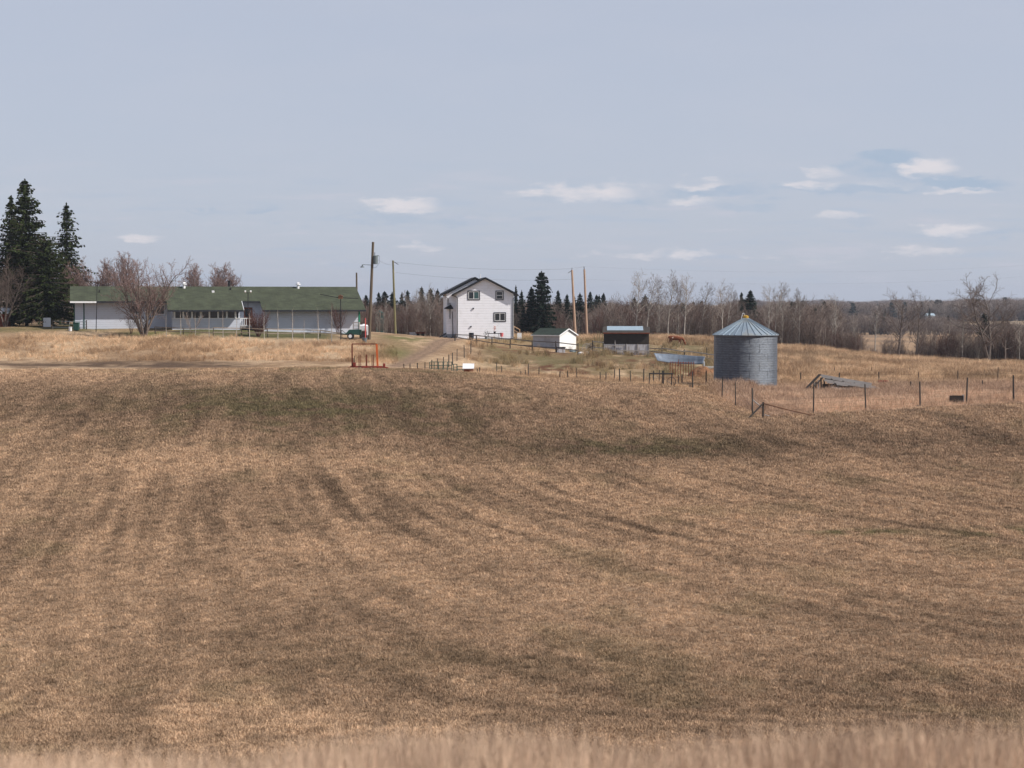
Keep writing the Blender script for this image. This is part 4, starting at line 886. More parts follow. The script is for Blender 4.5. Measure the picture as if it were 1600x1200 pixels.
# shelter with dark boards and blue metal roof
p = P(978.5, 199.5); T_ = thing('animal_shelter', 'low shelter with dark upper boards, pale lower panels and a blue metal roof strip', 'shelter', p, R(-3))
MB().box(-2.62, 2.65, 0, .08, 1.22, 2.5).box(2.57, 2.65, .08, 2.9, -.3, 2.4).box(-2.62, -2.54, .08, 2.9, -.3, 2.4).box(-2.54, 2.57, 2.82, 2.9, -.3, 2.6).build('wall', 'dark_board', T_)
for k in range(4): MB().box(-2.60 + k * 1.31, -2.60 + k * 1.31 + 1.20, .02, .07, -.15, 1.20).build('panel', 'board_grey', T_)
for k in range(5): MB().box(-2.66 + k * 1.31, -2.56 + k * 1.31, -.06, .015, -.3, 1.24 + .4 * (k == 1)).build('post', 'grey_wood', T_)
MB().bar((-2.66, -.09, .52), (2.7, -.09, .42), .05, .12).bar((-2.66, -.09, 1.08), (-.2, -.09, 1.04), .05, .1).build('rail', 'grey_wood', T_)
rf = MB().prism([(-.28, 2.46), (-.28, 2.56), (3.05, 3.20), (3.05, 3.10)], -2.76, 2.80, 'x').build('roof', 'dark_board', T_)
MB().box(-2.7, 2.74, -.33, -.285, 2.44, 2.56).build('fascia', 'rust', rf)
MB().prism([(.9, 2.80), (.9, 2.83), (3.2, 3.27), (3.2, 3.24)], -2.25, 2.0, 'x').build('metal_sheet', 'blue_metal', rf)

# grain bin ----------------------------------------------------
p = P(1164.5, 152.5); B_ = thing('grain_bin', 'round corrugated steel grain bin with conical ribbed roof and yellow cap', 'grain bin', p)
s_ = F / 152.5; br_ = 49.2 / s_; hb = 84 / s_
n = 72; ringn = 6; V = []; Fc = []
MB().ring(br_, -.5, hb, 96, th=.03).build('wall', 'galvanised', B_, True)
sm_b = MB()
for k in range(1, ringn): z = hb * k / ringn; sm_b.ring(br_ + .007, z - .012, z + .012, 96, th=.012)
for k in range(10):
    for j in range(ringn):
        a = 6.283 * (k + .5 * (j % 2)) / 10; x, y = (br_ + .006) * math.cos(a), (br_ + .006) * math.sin(a); t_ = Vector((-math.sin(a), math.cos(a), 0)) * .03
        sm_b.bar((x, y, hb * j / ringn + .03), (x, y, hb * (j + 1) / ringn - .03), .012, .02)
sm_b.build('seam', 'galvanised', B_)
hr = 25.5 / s_; c_ = MB().ring(br_ + .10, hb - .03, hb + hr - .06, 96, r2=.26, th=.03)
rf = c_.build('roof', 'bin_roof', B_)
rb = MB()
for k in range(30):
    a = 6.283 * (k + .3) / 30; c1, s1 = math.cos(a), math.sin(a); rb.bar(((br_ + .12) * c1, (br_ + .12) * s1, hb - .01), (.27 * c1, .27 * s1, hb + hr - .03), .035, .055)
rb.build('rib', 'bin_roof', rf); MB().ring(br_ + .13, hb - .07, hb - .02, 96, th=.13).build('eave_ring', 'bin_roof', rf)
MB().tube((0, 0, hb + hr - .12), (0, 0, hb + hr + .17), .25, .25, 20).tube((0, 0, hb + hr + .17), (0, 0, hb + hr + .24), .25, .12, 20).build('cap', 'yellow', rf, True)
hd = MB(); zz = hb + hr
hd.tube((-.42, -.12, zz - .12), (-.28, -.05, zz + .42), .02).tube((-.28, -.05, zz + .42), (-.16, 0, zz + .42), .02).tube((-.16, 0, zz + .42), (-.05, .1, zz + .2), .02); hd.build('handle', 'white_metal', rf)

# collapsed shed ----------------------------------------------------
p = P(1312, 147); Cs = thing('collapsed_shed', 'collapsed grey wooden shed sunk in the long grass right of the grain bin', 'shed', p, 0)
k_ = 18.1; zb = p.z; X = lambda px: (px - 1312) / k_; Z = lambda row, dy=0: top(1312, row, 147 + dy) - zb
rj = random.Random(5)
for i, (r0, r1, x0, x1, mm) in enumerate([(586, 600, 1284, 1366, 'grey_wood'), (588.5, 602, 1286, 1364, 'grey_wood'), (592.5, 603.5, 1290, 1352, 'dark_board'), (594, 605, 1288, 1368, 'grey_wood'),
                                       (597, 607, 1291, 1372, 'grey_wood'), (600, 608, 1305, 1374, 'grey_wood'), (603.5, 610, 1322, 1366, 'dark_board'), (606, 612, 1296, 1350, 'grey_wood')]):
    dy = 1.0 - i * .32; MB().bar((X(x0), dy, Z(r0, dy)), (X(x1), dy + rj.uniform(-.1, .1), Z(r1, dy)), .10, .17).build('roof_plank', mm, Cs)
for px_ in (1300, 1318, 1336, 1352): MB().bar((X(px_), 1.15, Z(588 + (px_ - 1300) * .2, 1.1) - .05), (X(px_ + 6), -1.3, Z(604 + (px_ - 1300) * .12, -1.3) - .12), .07, .12).build('rafter', 'dark_board', Cs)
MB().bar((X(1284), .9, Z(585, .9)), (X(1257), -.2, Z(609, -.2)), .3, .06).bar((X(1287), .5, Z(590, .5)), (X(1263), -.7, Z(611, -.7)), .14, .05).build('gable_board', 'dark_board', Cs)
for px_, r0, mm in ((1266, 603, 'dark_board'), (1271, 598, 'grey_wood'), (1275, 596, 'dark_board'), (1279, 594, 'grey_wood'), (1284, 590, 'dark_board'), (1289, 594, 'dark_board'), (1294, 599, 'brown_board'), (1299, 601, 'grey_wood')):
    MB().bar((X(px_), .1, -.2), (X(px_) + rj.uniform(-.08, .08), .1 + rj.uniform(-.15, .15), Z(r0)), .13, .04).build('wall_board', mm, Cs)
MB().box(X(1288), X(1345), .9, .96, -.2, Z(600, .9)).build('back_wall', 'dark_board', Cs)

# ------------------------------------------------------------------ poles
def taper(parent, p0, p1, r0, r1, m): return MB().tube(p0, p1, r0, r1, 9).build('pole', m, parent, True)
def upole(label, px, Y, row_b, px_t, row_t, r0, m, **kw):
    p = P(px, Y); t = thing('utility_pole', label, 'utility pole', p); z = top(px_t, row_t, Y) - p.z; dx = (px_t - px) / F * Y
    taper(t, (0, 0, -.4), (dx, 0, z), r0, r0 * .72, m); return t, dx, z
UP, udx, uz = upole('leaning dark wooden utility pole with a grey transformer and lamp arm', 576.5, 189, 521, 583.5, 378, .19, 'pole_wood'); sp = F / 189
q0 = (587.5 - 576.5) / sp
MB().tube((q0, -.05, uz - 2.45), (q0, -.05, uz - 1.55), .26, .26, 14).tube((q0, -.05, uz - 1.55), (q0, -.05, uz - 1.48), .28, .2, 14).build('transformer', 'grey_plastic', UP, True)
MB().tube((q0 - .1, -.05, uz - 1.5), (q0 - .1, -.05, uz - 1.15), .035).bar((udx - .05, -.1, uz - 1.9), (q0, -.1, uz - 1.9), .06, .08).tube((q0 + .12, -.05, uz - 1.48), (q0 + .4, -.1, uz - 1.55), .03).build('insulator', 'dark_metal', UP)
MB().tube((q0 + .4, -.1, uz - 1.55), (q0 + .42, -.1, uz - 2.3), .013).tube((q0 + .42, -.1, uz - 2.3), (q0 + .05, -.1, uz - 2.8), .013).tube((q0 + .05, -.1, uz - 2.8), (udx - .05, -.1, uz - 2.85), .013).build('cable', 'dark_metal', UP)
MB().tube((udx * .8, 0, uz - 2.55), (udx - 1.15, -.1, uz - 2.5), .03).tube((udx - 1.15, -.1, uz - 2.5), (udx - 1.2, -.1, uz - 2.7), .07, .09, 8).tube((udx - 1.2, -.1, uz - 2.7), (udx - 1.2, -.1, uz - 2.82), .2, .22, 12).build('lamp_arm', 'grey_plastic', UP)
MB().box(-.23, -.06, -.2, -.16, .5, 1.5).build('marker_board', 'white', UP)
U2, d2, z2 = upole('green tinted utility pole standing alone between the long building and the white house', 618, 232, 528, 614.3, 407, .17, 'pole_green')
MB().bar((d2, 0, z2 - .1), (d2 + .75, -.3, z2 - .55), .06, .06).build('crossarm', 'dark_metal', U2); MB().tube((d2 + .15, 0, z2 - 1.6), (d2 + .35, 0, z2 - 1.6), .05).build('insulator', 'white_metal', U2)
U3, d3, z3 = upole('left one of two tan utility poles behind the white shed, with a short side arm', 899.5, 243, 524, 893.5, 422, .20, 'pole_tan')
MB().bar((d3 - .1, 0, z3 - .1), (d3 - .55, -.3, z3 - .42), .06, .06).tube((d3, 0, z3), (d3, 0, z3 + .3), .04).build('crossarm', 'dark_metal', U3)
U4, d4, z4 = upole('right one of two tan utility poles behind the white shed, standing in a grass tuft', 917.5, 246, 524, 912.8, 421, .19, 'pole_tan')
MB().tube((d4, 0, z4 - .05), (d4 - .06, 0, z4 + .42), .05).build('insulator', 'dark_metal', U4)
U5, d5, z5 = upole('dark stub pole rising behind the right end of the green roof', 558, 209, 520, 557.5, 426, .14, 'pole_wood')
wr = MB()
def span(a, b, sag, mb=wr, r=.011, n=14):
    a, b = Vector(a), Vector(b); pts = [a.lerp(b, i / n) - Vector((0, 0, 4 * sag * (i / n) * (1 - i / n))) for i in range(n + 1)]
    for i in range(n): mb.tube(pts[i], pts[i + 1], r, n=4, cap=False)
T2 = U2.location + Vector((d2, 0, z2)); T3 = U3.location + Vector((d3, 0, z3)); T4 = U4.location + Vector((d4, 0, z4 + .4)); T1 = UP.location + Vector((udx, 0, uz))
span(T2 - Vector((0, 0, .2)), T3 + Vector((0, 0, .2)), .5); span(T2 - Vector((0, 0, 1.6)), T3 - Vector((0, 0, 1.3)), .5); span(T3 + Vector((0, 0, .3)), T4, .05)
span(T4, T4 + Vector((75, 30, 1.0)), 1.0, r=.004); span(T4 - Vector((0, 0, 1.8)), T4 + Vector((75, 30, -.8)), 1.0, r=.004); span(T1 - Vector((0, 0, 1.5)), T2 - Vector((0, 0, .6)), .3)
tag(wr.build('power_line', 'dark_metal'), 'thin dark overhead wires strung between the utility poles', 'power line')

L1 = thing('yard_lamp', 'thin black lamp post with one side lamp, before the left part of the building', 'lamp post', P(150, 188)); zt = top(150, 446, 188) - L1.location.z
MB().tube((0, 0, -.2), (.18, 0, zt), .05, .035).build('post', 'dark_metal', L1); MB().tube((.16, 0, zt - .72), (.42, 0, zt - .72), .025).tube((.42, 0, zt - .8), (.42, 0, zt - .5), .07).build('lamp', 'dark_metal', L1)
L2 = thing('yard_lamp', 'black post with two small floodlights on top, by the porch railing', 'lamp post', P(388, 187)); zt = top(388, 457, 187) - L2.location.z
MB().tube((0, 0, -.2), (0, 0, zt), .055, .045).bar((-.35, 0, zt - .03), (.35, 0, zt - .03), .04, .04).build('post', 'dark_metal', L2)
for sx in (-.3, .3): MB().tube((sx, 0, zt), (sx + .02, -.1, zt + .16), .07, .10, 8).build('floodlight', 'white_metal', L2)
L3 = thing('bird_feeder_post', 'dark post with a small wooden box and two long sloping arms on top', 'post', P(532.5, 187)); zt = top(532, 467, 187) - L3.location.z; k3 = F / 187
MB().tube((0, 0, -.2), (0, 0, zt), .06, .05).build('post', 'dark_metal', L3); MB().box(-.24, .24, -.2, .2, zt, zt + .30).prism([(-.3, zt + .30), (.3, zt + .30), (0, zt + .46)], -.25, .25).build('box', 'brown_board', L3)
MB().bar((-.2, 0, zt + .12), (-32 / k3, 0, zt + .5), .06, .07).build('arm', 'dark_metal', L3); MB().bar((.2, 0, zt + .12), (28 / k3, 0, zt + .02), .05, .06).build('arm', 'dark_metal', L3)

# ------------------------------------------------------------------ fences
def fence(name, label, posts, material='post_wood', r=.055, wires=(.35, .75, 1.1), rails=None, rail_mat='rail_wood', group=None, cat='fence', lean=.04, seed=1):
    """posts: (px, Y, height above the ground); one thing, each post a part"""
    rj = random.Random(seed); pts = [P(a, b) for a, b, _ in posts]; t = thing(name, label, cat, pts[0], 0, group); o = pts[0]
    tops = []
    for q_, (_, _, h) in zip(pts, posts):
        a = q_ - o; d = Vector((rj.uniform(-lean, lean) * h, rj.uniform(-lean, lean) * h, h)); rr_ = r * rj.uniform(.8, 1.25)
        MB().tube(a - Vector((0, 0, .25)), a + d, rr_, rr_ * .85, 6).build('post', material, t); tops.append((a, d))
    if wires:
        w_ = MB()
        for (a, d), (b, e) in zip(tops, tops[1:]):
            for hh in wires:
                if hh < d.z and hh < e.z: span(a + d * (hh / d.z), b + e * (hh / e.z), .03, w_, .006, 3)
        w_.build('wire', 'dark_metal', t)
    if rails:
        for (a, d), (b, e) in zip(tops, tops[1:]):
            for hh in rails:
                fa_ = min(hh / d.z, 1); fb = min((hh + rj.uniform(-.1, .06)) / e.z, 1); MB().bar(a + d * fa_ - Vector((0, .07, 0)), b + e * fb - Vector((0, .07, 0)), .06, .10).build('rail', rail_mat, t)
    return t, tops
def hrow(px, Y, row): return max(.3, top(px, row, Y) - P(px, Y).z)
def pr(px, Yg, rt_): return (px, Yg, hrow(px, Yg, rt_))
# wire fences at the right
fence('wire_fence', 'nearest right wire fence with stout dark posts, from the corner brace to the picture edge', [pr(1176, 120, 606), pr(1271, 121.5, 597), pr(1353, 123, 600), pr(1438, 125, 596), pr(1510, 126.5, 590), pr(1584, 128, 586), pr(1665, 130, 584)], r=.062, seed=3)
fence('wire_fence', 'three thin posts in front of the grain bin leading to the corner brace', [pr(1176.5, 120.3, 607), pr(1149.6, 128, 597), pr(1128, 135, 588)], r=.045, seed=4)
cb = thing('corner_brace', 'leaning corner brace post with crossed poles at the fence corner before the grain bin', 'fence brace', P(1192, 118.6)); kk = F / 119
MB().tube((0, 0, -.2), (.02, 0, 26 / kk), .07, .06).build('post', 'post_wood', cb)
MB().tube((0, -.08, 24 / kk), (-27 / kk, -.3, -3 / kk), .06).build('brace_pole', 'post_wood', cb); MB().tube((0, .08, 16 / kk), (-15 / kk, .3, 29 / kk), .045).build('brace_pole', 'grey_wood', cb)
MB().tube((.03, -.08, 24 / kk), (34 / kk, .2, 15 / kk), .05).tube((34 / kk, .2, 15 / kk), (77 / kk, .5, 5 / kk), .045).build('fallen_rail', 'brown_board', cb); MB().tube((.1, -.1, 6 / kk), (10 / kk, -.1, 4.5 / kk), .035).build('fallen_rail', 'grey_wood', cb)
fence('wire_fence', 'middle wire fence passing behind the collapsed shed to the right edge', [pr(a, 160, b) for a, b in ((1251, 582), (1311, 582), (1373.6, 581), (1435, 581), (1496.5, 579), (1559, 574), (1625, 574))], r=.05, seed=5)
fence('wire_fence', 'farthest wire fence of short thin posts across the yellow pasture', [pr(a, 176, b) for a, b in ((1246, 576), (1304, 574), (1362, 573.5), (1421, 574.5), (1478, 576), (1538, 577), (1595, 578), (1650, 578))], r=.04, seed=6)
fence('wire_fence', 'two short dark posts in the pale grass between the nearest and middle right fences', [pr(1423, 145, 596), pr(1535.5, 146, 594)], r=.055, wires=None, seed=7)
# crest fences
fence('wire_fence', 'wire fence along the field crest between the small hutch and the pipe rack', [pr(a, Y, b) for a, Y, b in ((776.5, 154, 566), (842, 155, 574), (874.5, 154, 580), (887, 153, 579), (901.5, 157, 575), (938, 154, 581), (947, 155, 581), (968.5, 152, 576), (985.5, 152, 579), (1005.5, 151.5, 576), (1021, 156, 579), (1030, 156, 578), (1059.5, 152.5, 586))], r=.05, seed=8)
fence('wire_fence', 'short dark posts standing close together left of the crest fence', [pr(a, Y, b) for a, Y, b in ((784, 157, 572), (814, 158, 580), (821, 154, 578), (826, 153, 568), (960, 160, 577))], r=.045, wires=None, seed=18)
fence('lane_fence', 'line of leaning posts climbing beside the dirt lane towards the black barrel', [pr(a, Y, b) for a, Y, b in ((631, 152, 568.5), (640.5, 152, 568), (652, 153, 567), (664, 155, 566), (674.5, 157, 562), (684, 160, 560), (693, 162, 558), (701, 165, 554), (707.5, 169, 551), (714, 173, 545), (725.5, 177, 539), (735.5, 184, 533), (743.5, 199, 524))], r=.05, seed=9)
fence('wire_fence', 'pair of posts standing just right of the small white topped hutch', [pr(745.7, 153, 576), pr(749.5, 152.5, 574)], r=.05, wires=None, seed=19)
fence('wire_fence', 'three dark posts between the iron rack and the grain bin', [pr(1065.5, 153, 585), pr(1082.5, 149, 581), pr(1103, 152, 579)], r=.06, seed=10)
# rail fences
fence('rail_fence', 'weathered rail fence crossing in front of the white shed', [pr(a, Y, b) for a, Y, b in ((711, 204, 523), (744.5, 199.5, 524), (769, 199, 527), (797, 198, 529), (832, 197, 532), (869, 196, 533), (903, 193.5, 536))], r=.07, wires=None, rails=(.5, 1.15), rail_mat='rail_dark', seed=11)
fence('rail_fence', 'low broken rail fence joining the left side of the shelter', [pr(a, Y, b) for a, Y, b in ((926, 200, 532), (943, 199, 533))], r=.08, wires=None, rails=(.3, .65, 1.3), rail_mat='grey_wood', seed=12)
fence('rail_fence', 'grey pipe rail fence between the shelter and the grain bin, in front of the cow', [pr(a, Y, b) for a, Y, b in ((1014, 202, 544), (1034, 200, 541), (1069.5, 195, 546), (1105, 190, 543), (1122, 189, 548))], r=.06, wires=None, rails=(.45, .95), rail_mat='grey_wood', seed=13)
fence('rail_fence', 'crooked pole fence around the green lawn before the porch, with sagging pale rails', [pr(a, Y, b) for a, Y, b in ((243, 187, 511), (286, 186, 513), (333, 185.5, 512), (377, 186.5, 512), (419, 186.5, 513), (458, 187.5, 515), (500, 189, 516), (545, 189, 523))], 'post_wood', r=.06, wires=None, rails=(.42, .92), rail_mat='rail_wood', lean=.14, seed=14)
gt = thing('metal_gate', 'thin grey pipe gate and posts below the spruces at the left', 'gate', P(82, 191)); k5 = F / 191; w5 = 53 / k5
MB().tube((0, 0, -.2), (0, 0, 1.0), .06).build('post', 'post_wood', gt); MB().tube((w5, 0, -.3), (w5, 0, 1.05), .07).build('post', 'post_wood', gt)
MB().tube((0, 0, .92), (w5, 0, .85), .03).tube((0, 0, .25), (w5, 0, .18), .025).tube((w5 * .5, 0, .2), (w5 * .5, 0, .9), .025).tube((0, 0, .6), (w5, 0, .53), .015).build('pipe_frame', 'grey_plastic', gt)
# corral panels on the crest
def panel(label, px0, px1, Y, row_t, row_b, nv, nh=4, nm='corral_panel', mt='green_dark', wob=0):
    p = P(px0, Y); p.z = min(p.z, top(px0, row_b, Y)); t = thing(nm, label, 'corral panel', p, 0, None); k = F / Y; w_ = (px1 - px0) / k; h = top(px0, row_t, Y) - p.z; fr = MB()
    for i in range(nh): z = .08 + (h - .08) * i / (nh - 1); fr.tube((0, 0, z), (w_, 0, z - wob), .028, n=5)
    fr.build('rail', mt, t)
    for i in range(nv + 1): MB().tube((w_ * i / nv, 0, -.1), (w_ * i / nv, 0, h + .03 * (i % 2)), .035, n=5).build('upright', mt, t)
    return t
panel('widest dark pipe corral panel on the crest left of the white topped hutch', 671.5, 706, 152.5, 565.5, 583, 5, 4)
panel('narrow dark pipe gate just right of the widest corral panel', 708.5, 714, 152, 569, 584, 1, 4)
panel('thin low pipe gate between the narrow dark gate and the hutch', 714.5, 723.5, 153, 572.5, 584, 1, 3)
panel('row of rusty upright iron bars below the blue steel sheet', 1047, 1084, 167, 565.5, 588, 9, 2, 'iron_bar_panel', 'rust', .12)
rk = thing('pipe_rack', 'dark iron rack with a thick horizontal pipe on legs near the grain bin', 'rack', P(1014, 147.5)); k6 = F / 147.5
for a in (0, 20.5, 22.5, 35): MB().tube((a / k6, 0, -.2), ((a + .8) / k6, 0, 1.05 + .22 * (a in (20.5, 22.5))), .045).build('leg', 'dark_metal', rk)
MB().tube((0, 0, 1.0), (37.5 / k6, 0, .98), .06).build('pipe', 'dark_metal', rk); MB().torus((35 / k6, -.05, .3), (0, 1, .1), .38, .025).tube((22 / k6, 0, .6), (36 / k6, 0, .05), .02).build('hoop', 'dark_metal', rk)

# red implement frame on the crest ----------------------------------------------------
p = P(547, 148.3); Rf = thing('implement_frame', 'red steel implement frame with tall hoop and upright tines on the field crest', 'farm implement', p); k7 = F / 148.3; u = lambda a: (a - 547) / k7
zt = top(547, 537.5, 148.3) - p.z
MB().box(u(547), u(597), -.13, .13, .02, .20).box(u(552), u(556), -.2, .2, .20, .50).build('base_beam', 'red_paint', Rf, bevel=.02)
MB().tube((u(596), 0, .12), (u(607), -.1, .03), .08, .05).box(u(598.5), u(602), -.12, .12, .05, .42).tube((u(544), 0, .08), (u(548), 0, .1), .05).build('hitch', 'red_paint', Rf)
MB().bar((u(550.3), 0, .2), (u(550.3), 0, zt), .11, .1).build('upright', 'rust', Rf); MB().bar((u(590), 0, .2), (u(588.6), 0, zt), .17, .12).build('upright', 'orange_paint', Rf); MB().bar((u(550), 0, zt), (u(589), 0, zt), .06, .09).build('top_bar', 'rust', Rf)
for a, w_, h in ((551.5, .10, 559), (554, .05, 556), (561, .07, 554), (563.7, .05, 554), (572.6, .13, 554), (581.3, .07, 554), (583.7, .07, 554)):
    MB().bar((u(a), .05, .18), (u(a), .05, top(a, h, 148.3) - p.z), w_, .08).build('tine', 'rust' if a > 560 else 'dark_metal', Rf)
# hutch
p = P(732, 151.8) + Vector((0, 0, .16)); Hh = thing('animal_hutch', 'small brown box hutch with a tilted white lid on the crest of the field', 'hutch', p); k8 = F / 152; hz = top(732, 583, 151.8) - p.z
MB().box(-.42, .42, -.1, .5, -.2, .3).build('box', 'rust', Hh); MB().prism([(-.3, .27), (-.3, .32), (.62, .72), (.62, .67)], -.52, .50, 'x').build('lid', 'white_metal', Hh)
# barrel near the house
b2 = MB().tube((0, 0, -.05), (0, 0, .86), .31, .31, 18).ring(.325, .25, .29, 18).ring(.325, .58, .62, 18).build('plastic_barrel', 'black_plastic', None, True)
b2.location = P(736.5, 213); tag(b2, 'black plastic barrel standing in front of the white house', 'barrel')
# table and plants in front of the house
p = P(772, 218.5); tb = thing('garden_table', 'small dark garden table with thin legs against the white house wall', 'table', p)
MB().box(-.85, .75, -.25, .25, .72, .80).build('table_top', 'dark_metal', tb)
for sx in (-.7, .6):
    for sy in (-.2, .2): MB().tube((sx, sy, .72), (sx + .04, sy, -.05), .03).build('leg', 'dark_metal', tb)
r = np.random.RandomState(2)
pl = thing('potted_plant', 'orange flowering potted plant on the dark table', 'potted plant', p + Vector((.08, 0, .8))); MB().tube((0, 0, 0), (0, 0, .22), .12, .16, 10).build('pot', 'dark_metal', pl); leaves('flowers', np.array([[.09, .09, .3]] * 60) * r.randn(60, 3) + [0, 0, .5], [.13] * 60, 'orange_paint', pl, 3)
M['pink'] = mat('pink', (.62, .16, .17), .6); M['flower_grey'] = mat('flower_grey', (.14, .16, .14), .8)
pb = MB().tube((0, 0, 0), (0, 0, .5), .2, .24, 12).build('pink_bucket', 'pink', None, True); pb.location = p + Vector((.98, -.1, .35)); tag(pb, 'pink round pail beside the right end of the dark table', 'pail')
MB().tube((0, 0, -.45), (0, 0, 0), .03).build('stand', 'dark_metal', pb)
pg = thing('potted_plant', 'grey green potted plant under the left end of the dark table', 'potted plant', p + Vector((-1.0, -.1, 0))); MB().tube((0, 0, -.05), (0, 0, .4), .16, .2, 10).build('pot', 'grey_plastic', pg); leaves('foliage', np.array([[.16, .1, .2]] * 80) * r.randn(80, 3) + [0, 0, .75], [.14] * 80, 'flower_grey', pg, 4)
# cart, tank, post and bucket by the leaning pole
p = P(553, 188.2); ct = thing('garden_cart', 'dark green two wheeled tub cart beside the leaning utility pole', 'cart', p)
MB().prism([(-.9, .55), (.75, .45), (.85, 1.05), (-.5, 1.05)], -.45, .45).build('tub', 'green_dark', ct, bevel=.03)
for sy in (-.55, .55):
    wh = MB().tube((-.35, sy - .07, .33), (-.35, sy + .07, .33), .34, .34, 18).build('wheel', 'rubber', ct, True); MB().tube((-.35, sy - .09, .33), (-.35, sy + .09, .33), .19, .19, 12).build('rim', 'white_metal', wh, True)
MB().bar((-.8, 0, .55), (-1.35, 0, 1.0), .05, .05).bar((-1.35, 0, 1.0), (-1.3, 0, .1), .05, .05).build('drawbar', 'dark_metal', ct)
cr = frame(MB(), 0, .42, .75, .8, .05, -.3, .3)
for k in range(5): cr.box(-.32, .32, -.3, -.26, .12 + k * .15, .18 + k * .15)
cr = cr.build('slatted_crate', 'grey_wood', None); cr.location = p + Vector((.28, 0, 1.05)); tag(cr, 'grey slatted crate standing in the dark tub cart', 'crate')
tk = MB().box(-.5, .5, -.4, .4, 0, .78).build('water_tank', 'white_metal', None, bevel=.12); tk.location = P(568, 190) + Vector((0, 0, .75)); tag(tk, 'white plastic tank on a stand just left of the leaning utility pole', 'tank')
MB().tube((0, 0, .78), (0, 0, .86), .14, .14, 10).build('lid', 'white', tk); MB().box(-.42, .42, -.35, .35, -.95, 0).build('stand', 'dark_board', tk)
rp = MB().tube((0, 0, -.2), (0, 0, top(571, 497, 187.6) - P(571, 187.6).z), .07, .06, 8).build('red_post', 'red_paint', None); rp.location = P(571, 187.6); tag(rp, 'short red post in front of the white tank', 'post'); M['redp'] = mat('redp', (.55, .10, .09), .6); rp.data.materials[0] = M['redp']
bk = MB().tube((0, 0, 0), (0, 0, .52), .22, .29, 16).ring(.31, .48, .54, 16).build('grey_bucket', 'grey_plastic', None, True); bk.location = P(569.5, 185.6); tag(bk, 'large grey bucket on the ground at the foot of the red post', 'bucket')
MB().torus((0, 0, .5), (0, 1, .3), .27, .012).build('handle', 'dark_metal', bk)
# wood edge: low trailer, white pile, green shed
tr = thing('flat_trailer', 'low dark red flat trailer parked against the wood left of the white house', 'trailer', P(657.5, 234)); MB().box(-.6, .6, -.8, .8, .35, .47).box(-.6, .6, -.82, -.78, .47, .6).build('deck', 'rust', tr)
for sx in (-.35, .3): MB().tube((sx, -.7, .2), (sx, -.55, .2), .22, .22, 14).build('wheel', 'rubber', tr, True)
wp = thing('lumber_stack', 'low stack of white boards lying left of the dark red trailer', 'lumber', P(645.5, 233.5))
for k, (a, b_, y_) in enumerate(((-.5, .45, 0), (-.42, .52, .1), (-.5, .3, -.15))): MB().box(a, b_, y_ - .15, y_ + .12, .03 + k * .13, .13 + k * .13).build('board', 'white_metal', wp)
M['teal'] = mat('teal', (.07, .17, .15), .8)
gs = thing('teal_shed', 'faded teal green shed glimpsed through the bare trees behind the leaning pole', 'shed', P(592, 251)); MB().box(-.55, .6, 0, 1.5, -.2, 2.9).build('wall', 'teal', gs); MB().prism([(-.7, 2.9), (.75, 2.9), (.05, 3.3)], -.15, 1.7).build('roof', 'teal', gs)
# left edge: red shed with white roof, white sheet, green bin
ls = thing('red_shed', 'little dark red shed with pale roof cut off by the left edge under the spruces', 'shed', P(1, 198)); MB().box(-.9, .75, 0, 1.4, -.2, 1.6).build('wall', 'rust', ls); MB().prism([(-.3, 1.5), (-.3, 1.6), (1.7, 2.2), (1.7, 2.1)], -1.1, .95, 'x').build('roof', 'white_metal', ls)
wt_ = thing('white_board', 'tall white board standing on end beneath the low bushy spruce', 'board', P(73.5, 196), R(12)); MB().box(-.42, .42, 0, .06, .0, 1.05).build('board', 'white', wt_, bevel=.01); MB().box(-.35, -.28, .06, .5, .0, .7).box(.28, .35, .06, .5, .0, .7).build('prop', 'grey_wood', wt_)
gb = thing('wheeled_bin', 'dark green wheeled bin at the left end wall of the long building', 'bin', P(119.5, 189.5)); MB().prism([(-.24, .05), (.24, .05), (.30, .85), (-.30, .85)], -.3, .3).build('body', 'green_dark', gb, bevel=.02); MB().box(-.33, .33, -.34, .33, .85, .92).build('lid', 'green_dark', gb, bevel=.02)
wb = MB().tube((0, 0, -.03), (0, 0, .45), .17, .19, 12).ring(.2, .38, .45, 12).build('white_pail', 'white', None, True); wb.location = P(110, 189); tag(wb, 'white pail on the ground left of the green wheeled bin', 'pail')
# items by the shed
cx_ = thing('feed_box', 'grey wooden feed box with dark lid in front of the white shed', 'box', P(876.5, 196), R(5)); MB().box(-.45, .45, -.3, .3, -.15, .52).build('box', 'board_grey', cx_); MB().box(-.5, .5, -.35, .35, .52, .62).build('lid', 'dark_metal', cx_)
MB().box(-.75, .7, -.55, -.35, -.12, -.02).build('step_board', 'grey_wood', cx_)
def rock(label, px, Y, rx, rzz, seed, mt='white_metal', nm='pale_rock'):
    bm = bmesh.new(); bmesh.ops.create_icosphere(bm, subdivisions=3, radius=1); rr = np.random.RandomState(seed)
    for v in bm.verts: v.co *= 1 + .35 * (float(vn(v.co.x * 1.7 + seed, v.co.y * 1.7 + v.co.z)) - .5); v.co.x *= rx; v.co.y *= rx * .8; v.co.z *= rzz
    me = bpy.data.meshes.new(nm); bm.to_mesh(me); bm.free(); me.materials.append(M[mt]); o = bpy.data.objects.new(nm, me); COL.objects.link(o); o.location = P(px, Y) + Vector((0, 0, rzz * .35)); return tag(o, label, 'rock' if 'rock' in nm else None)
rock('flat white rock in front of the right corner of the white shed', 908, 195.5, .36, .16, 1); rock('rounder white rock right of the flat one, near the old wheels', 917.5, 196, .24, .22, 2)
tag(rock('low dark lump of tarpaulin between the two white rocks', 913, 196.5, .17, .18, 3, 'black_plastic', 'tarpaulin_lump'), cat='tarpaulin')
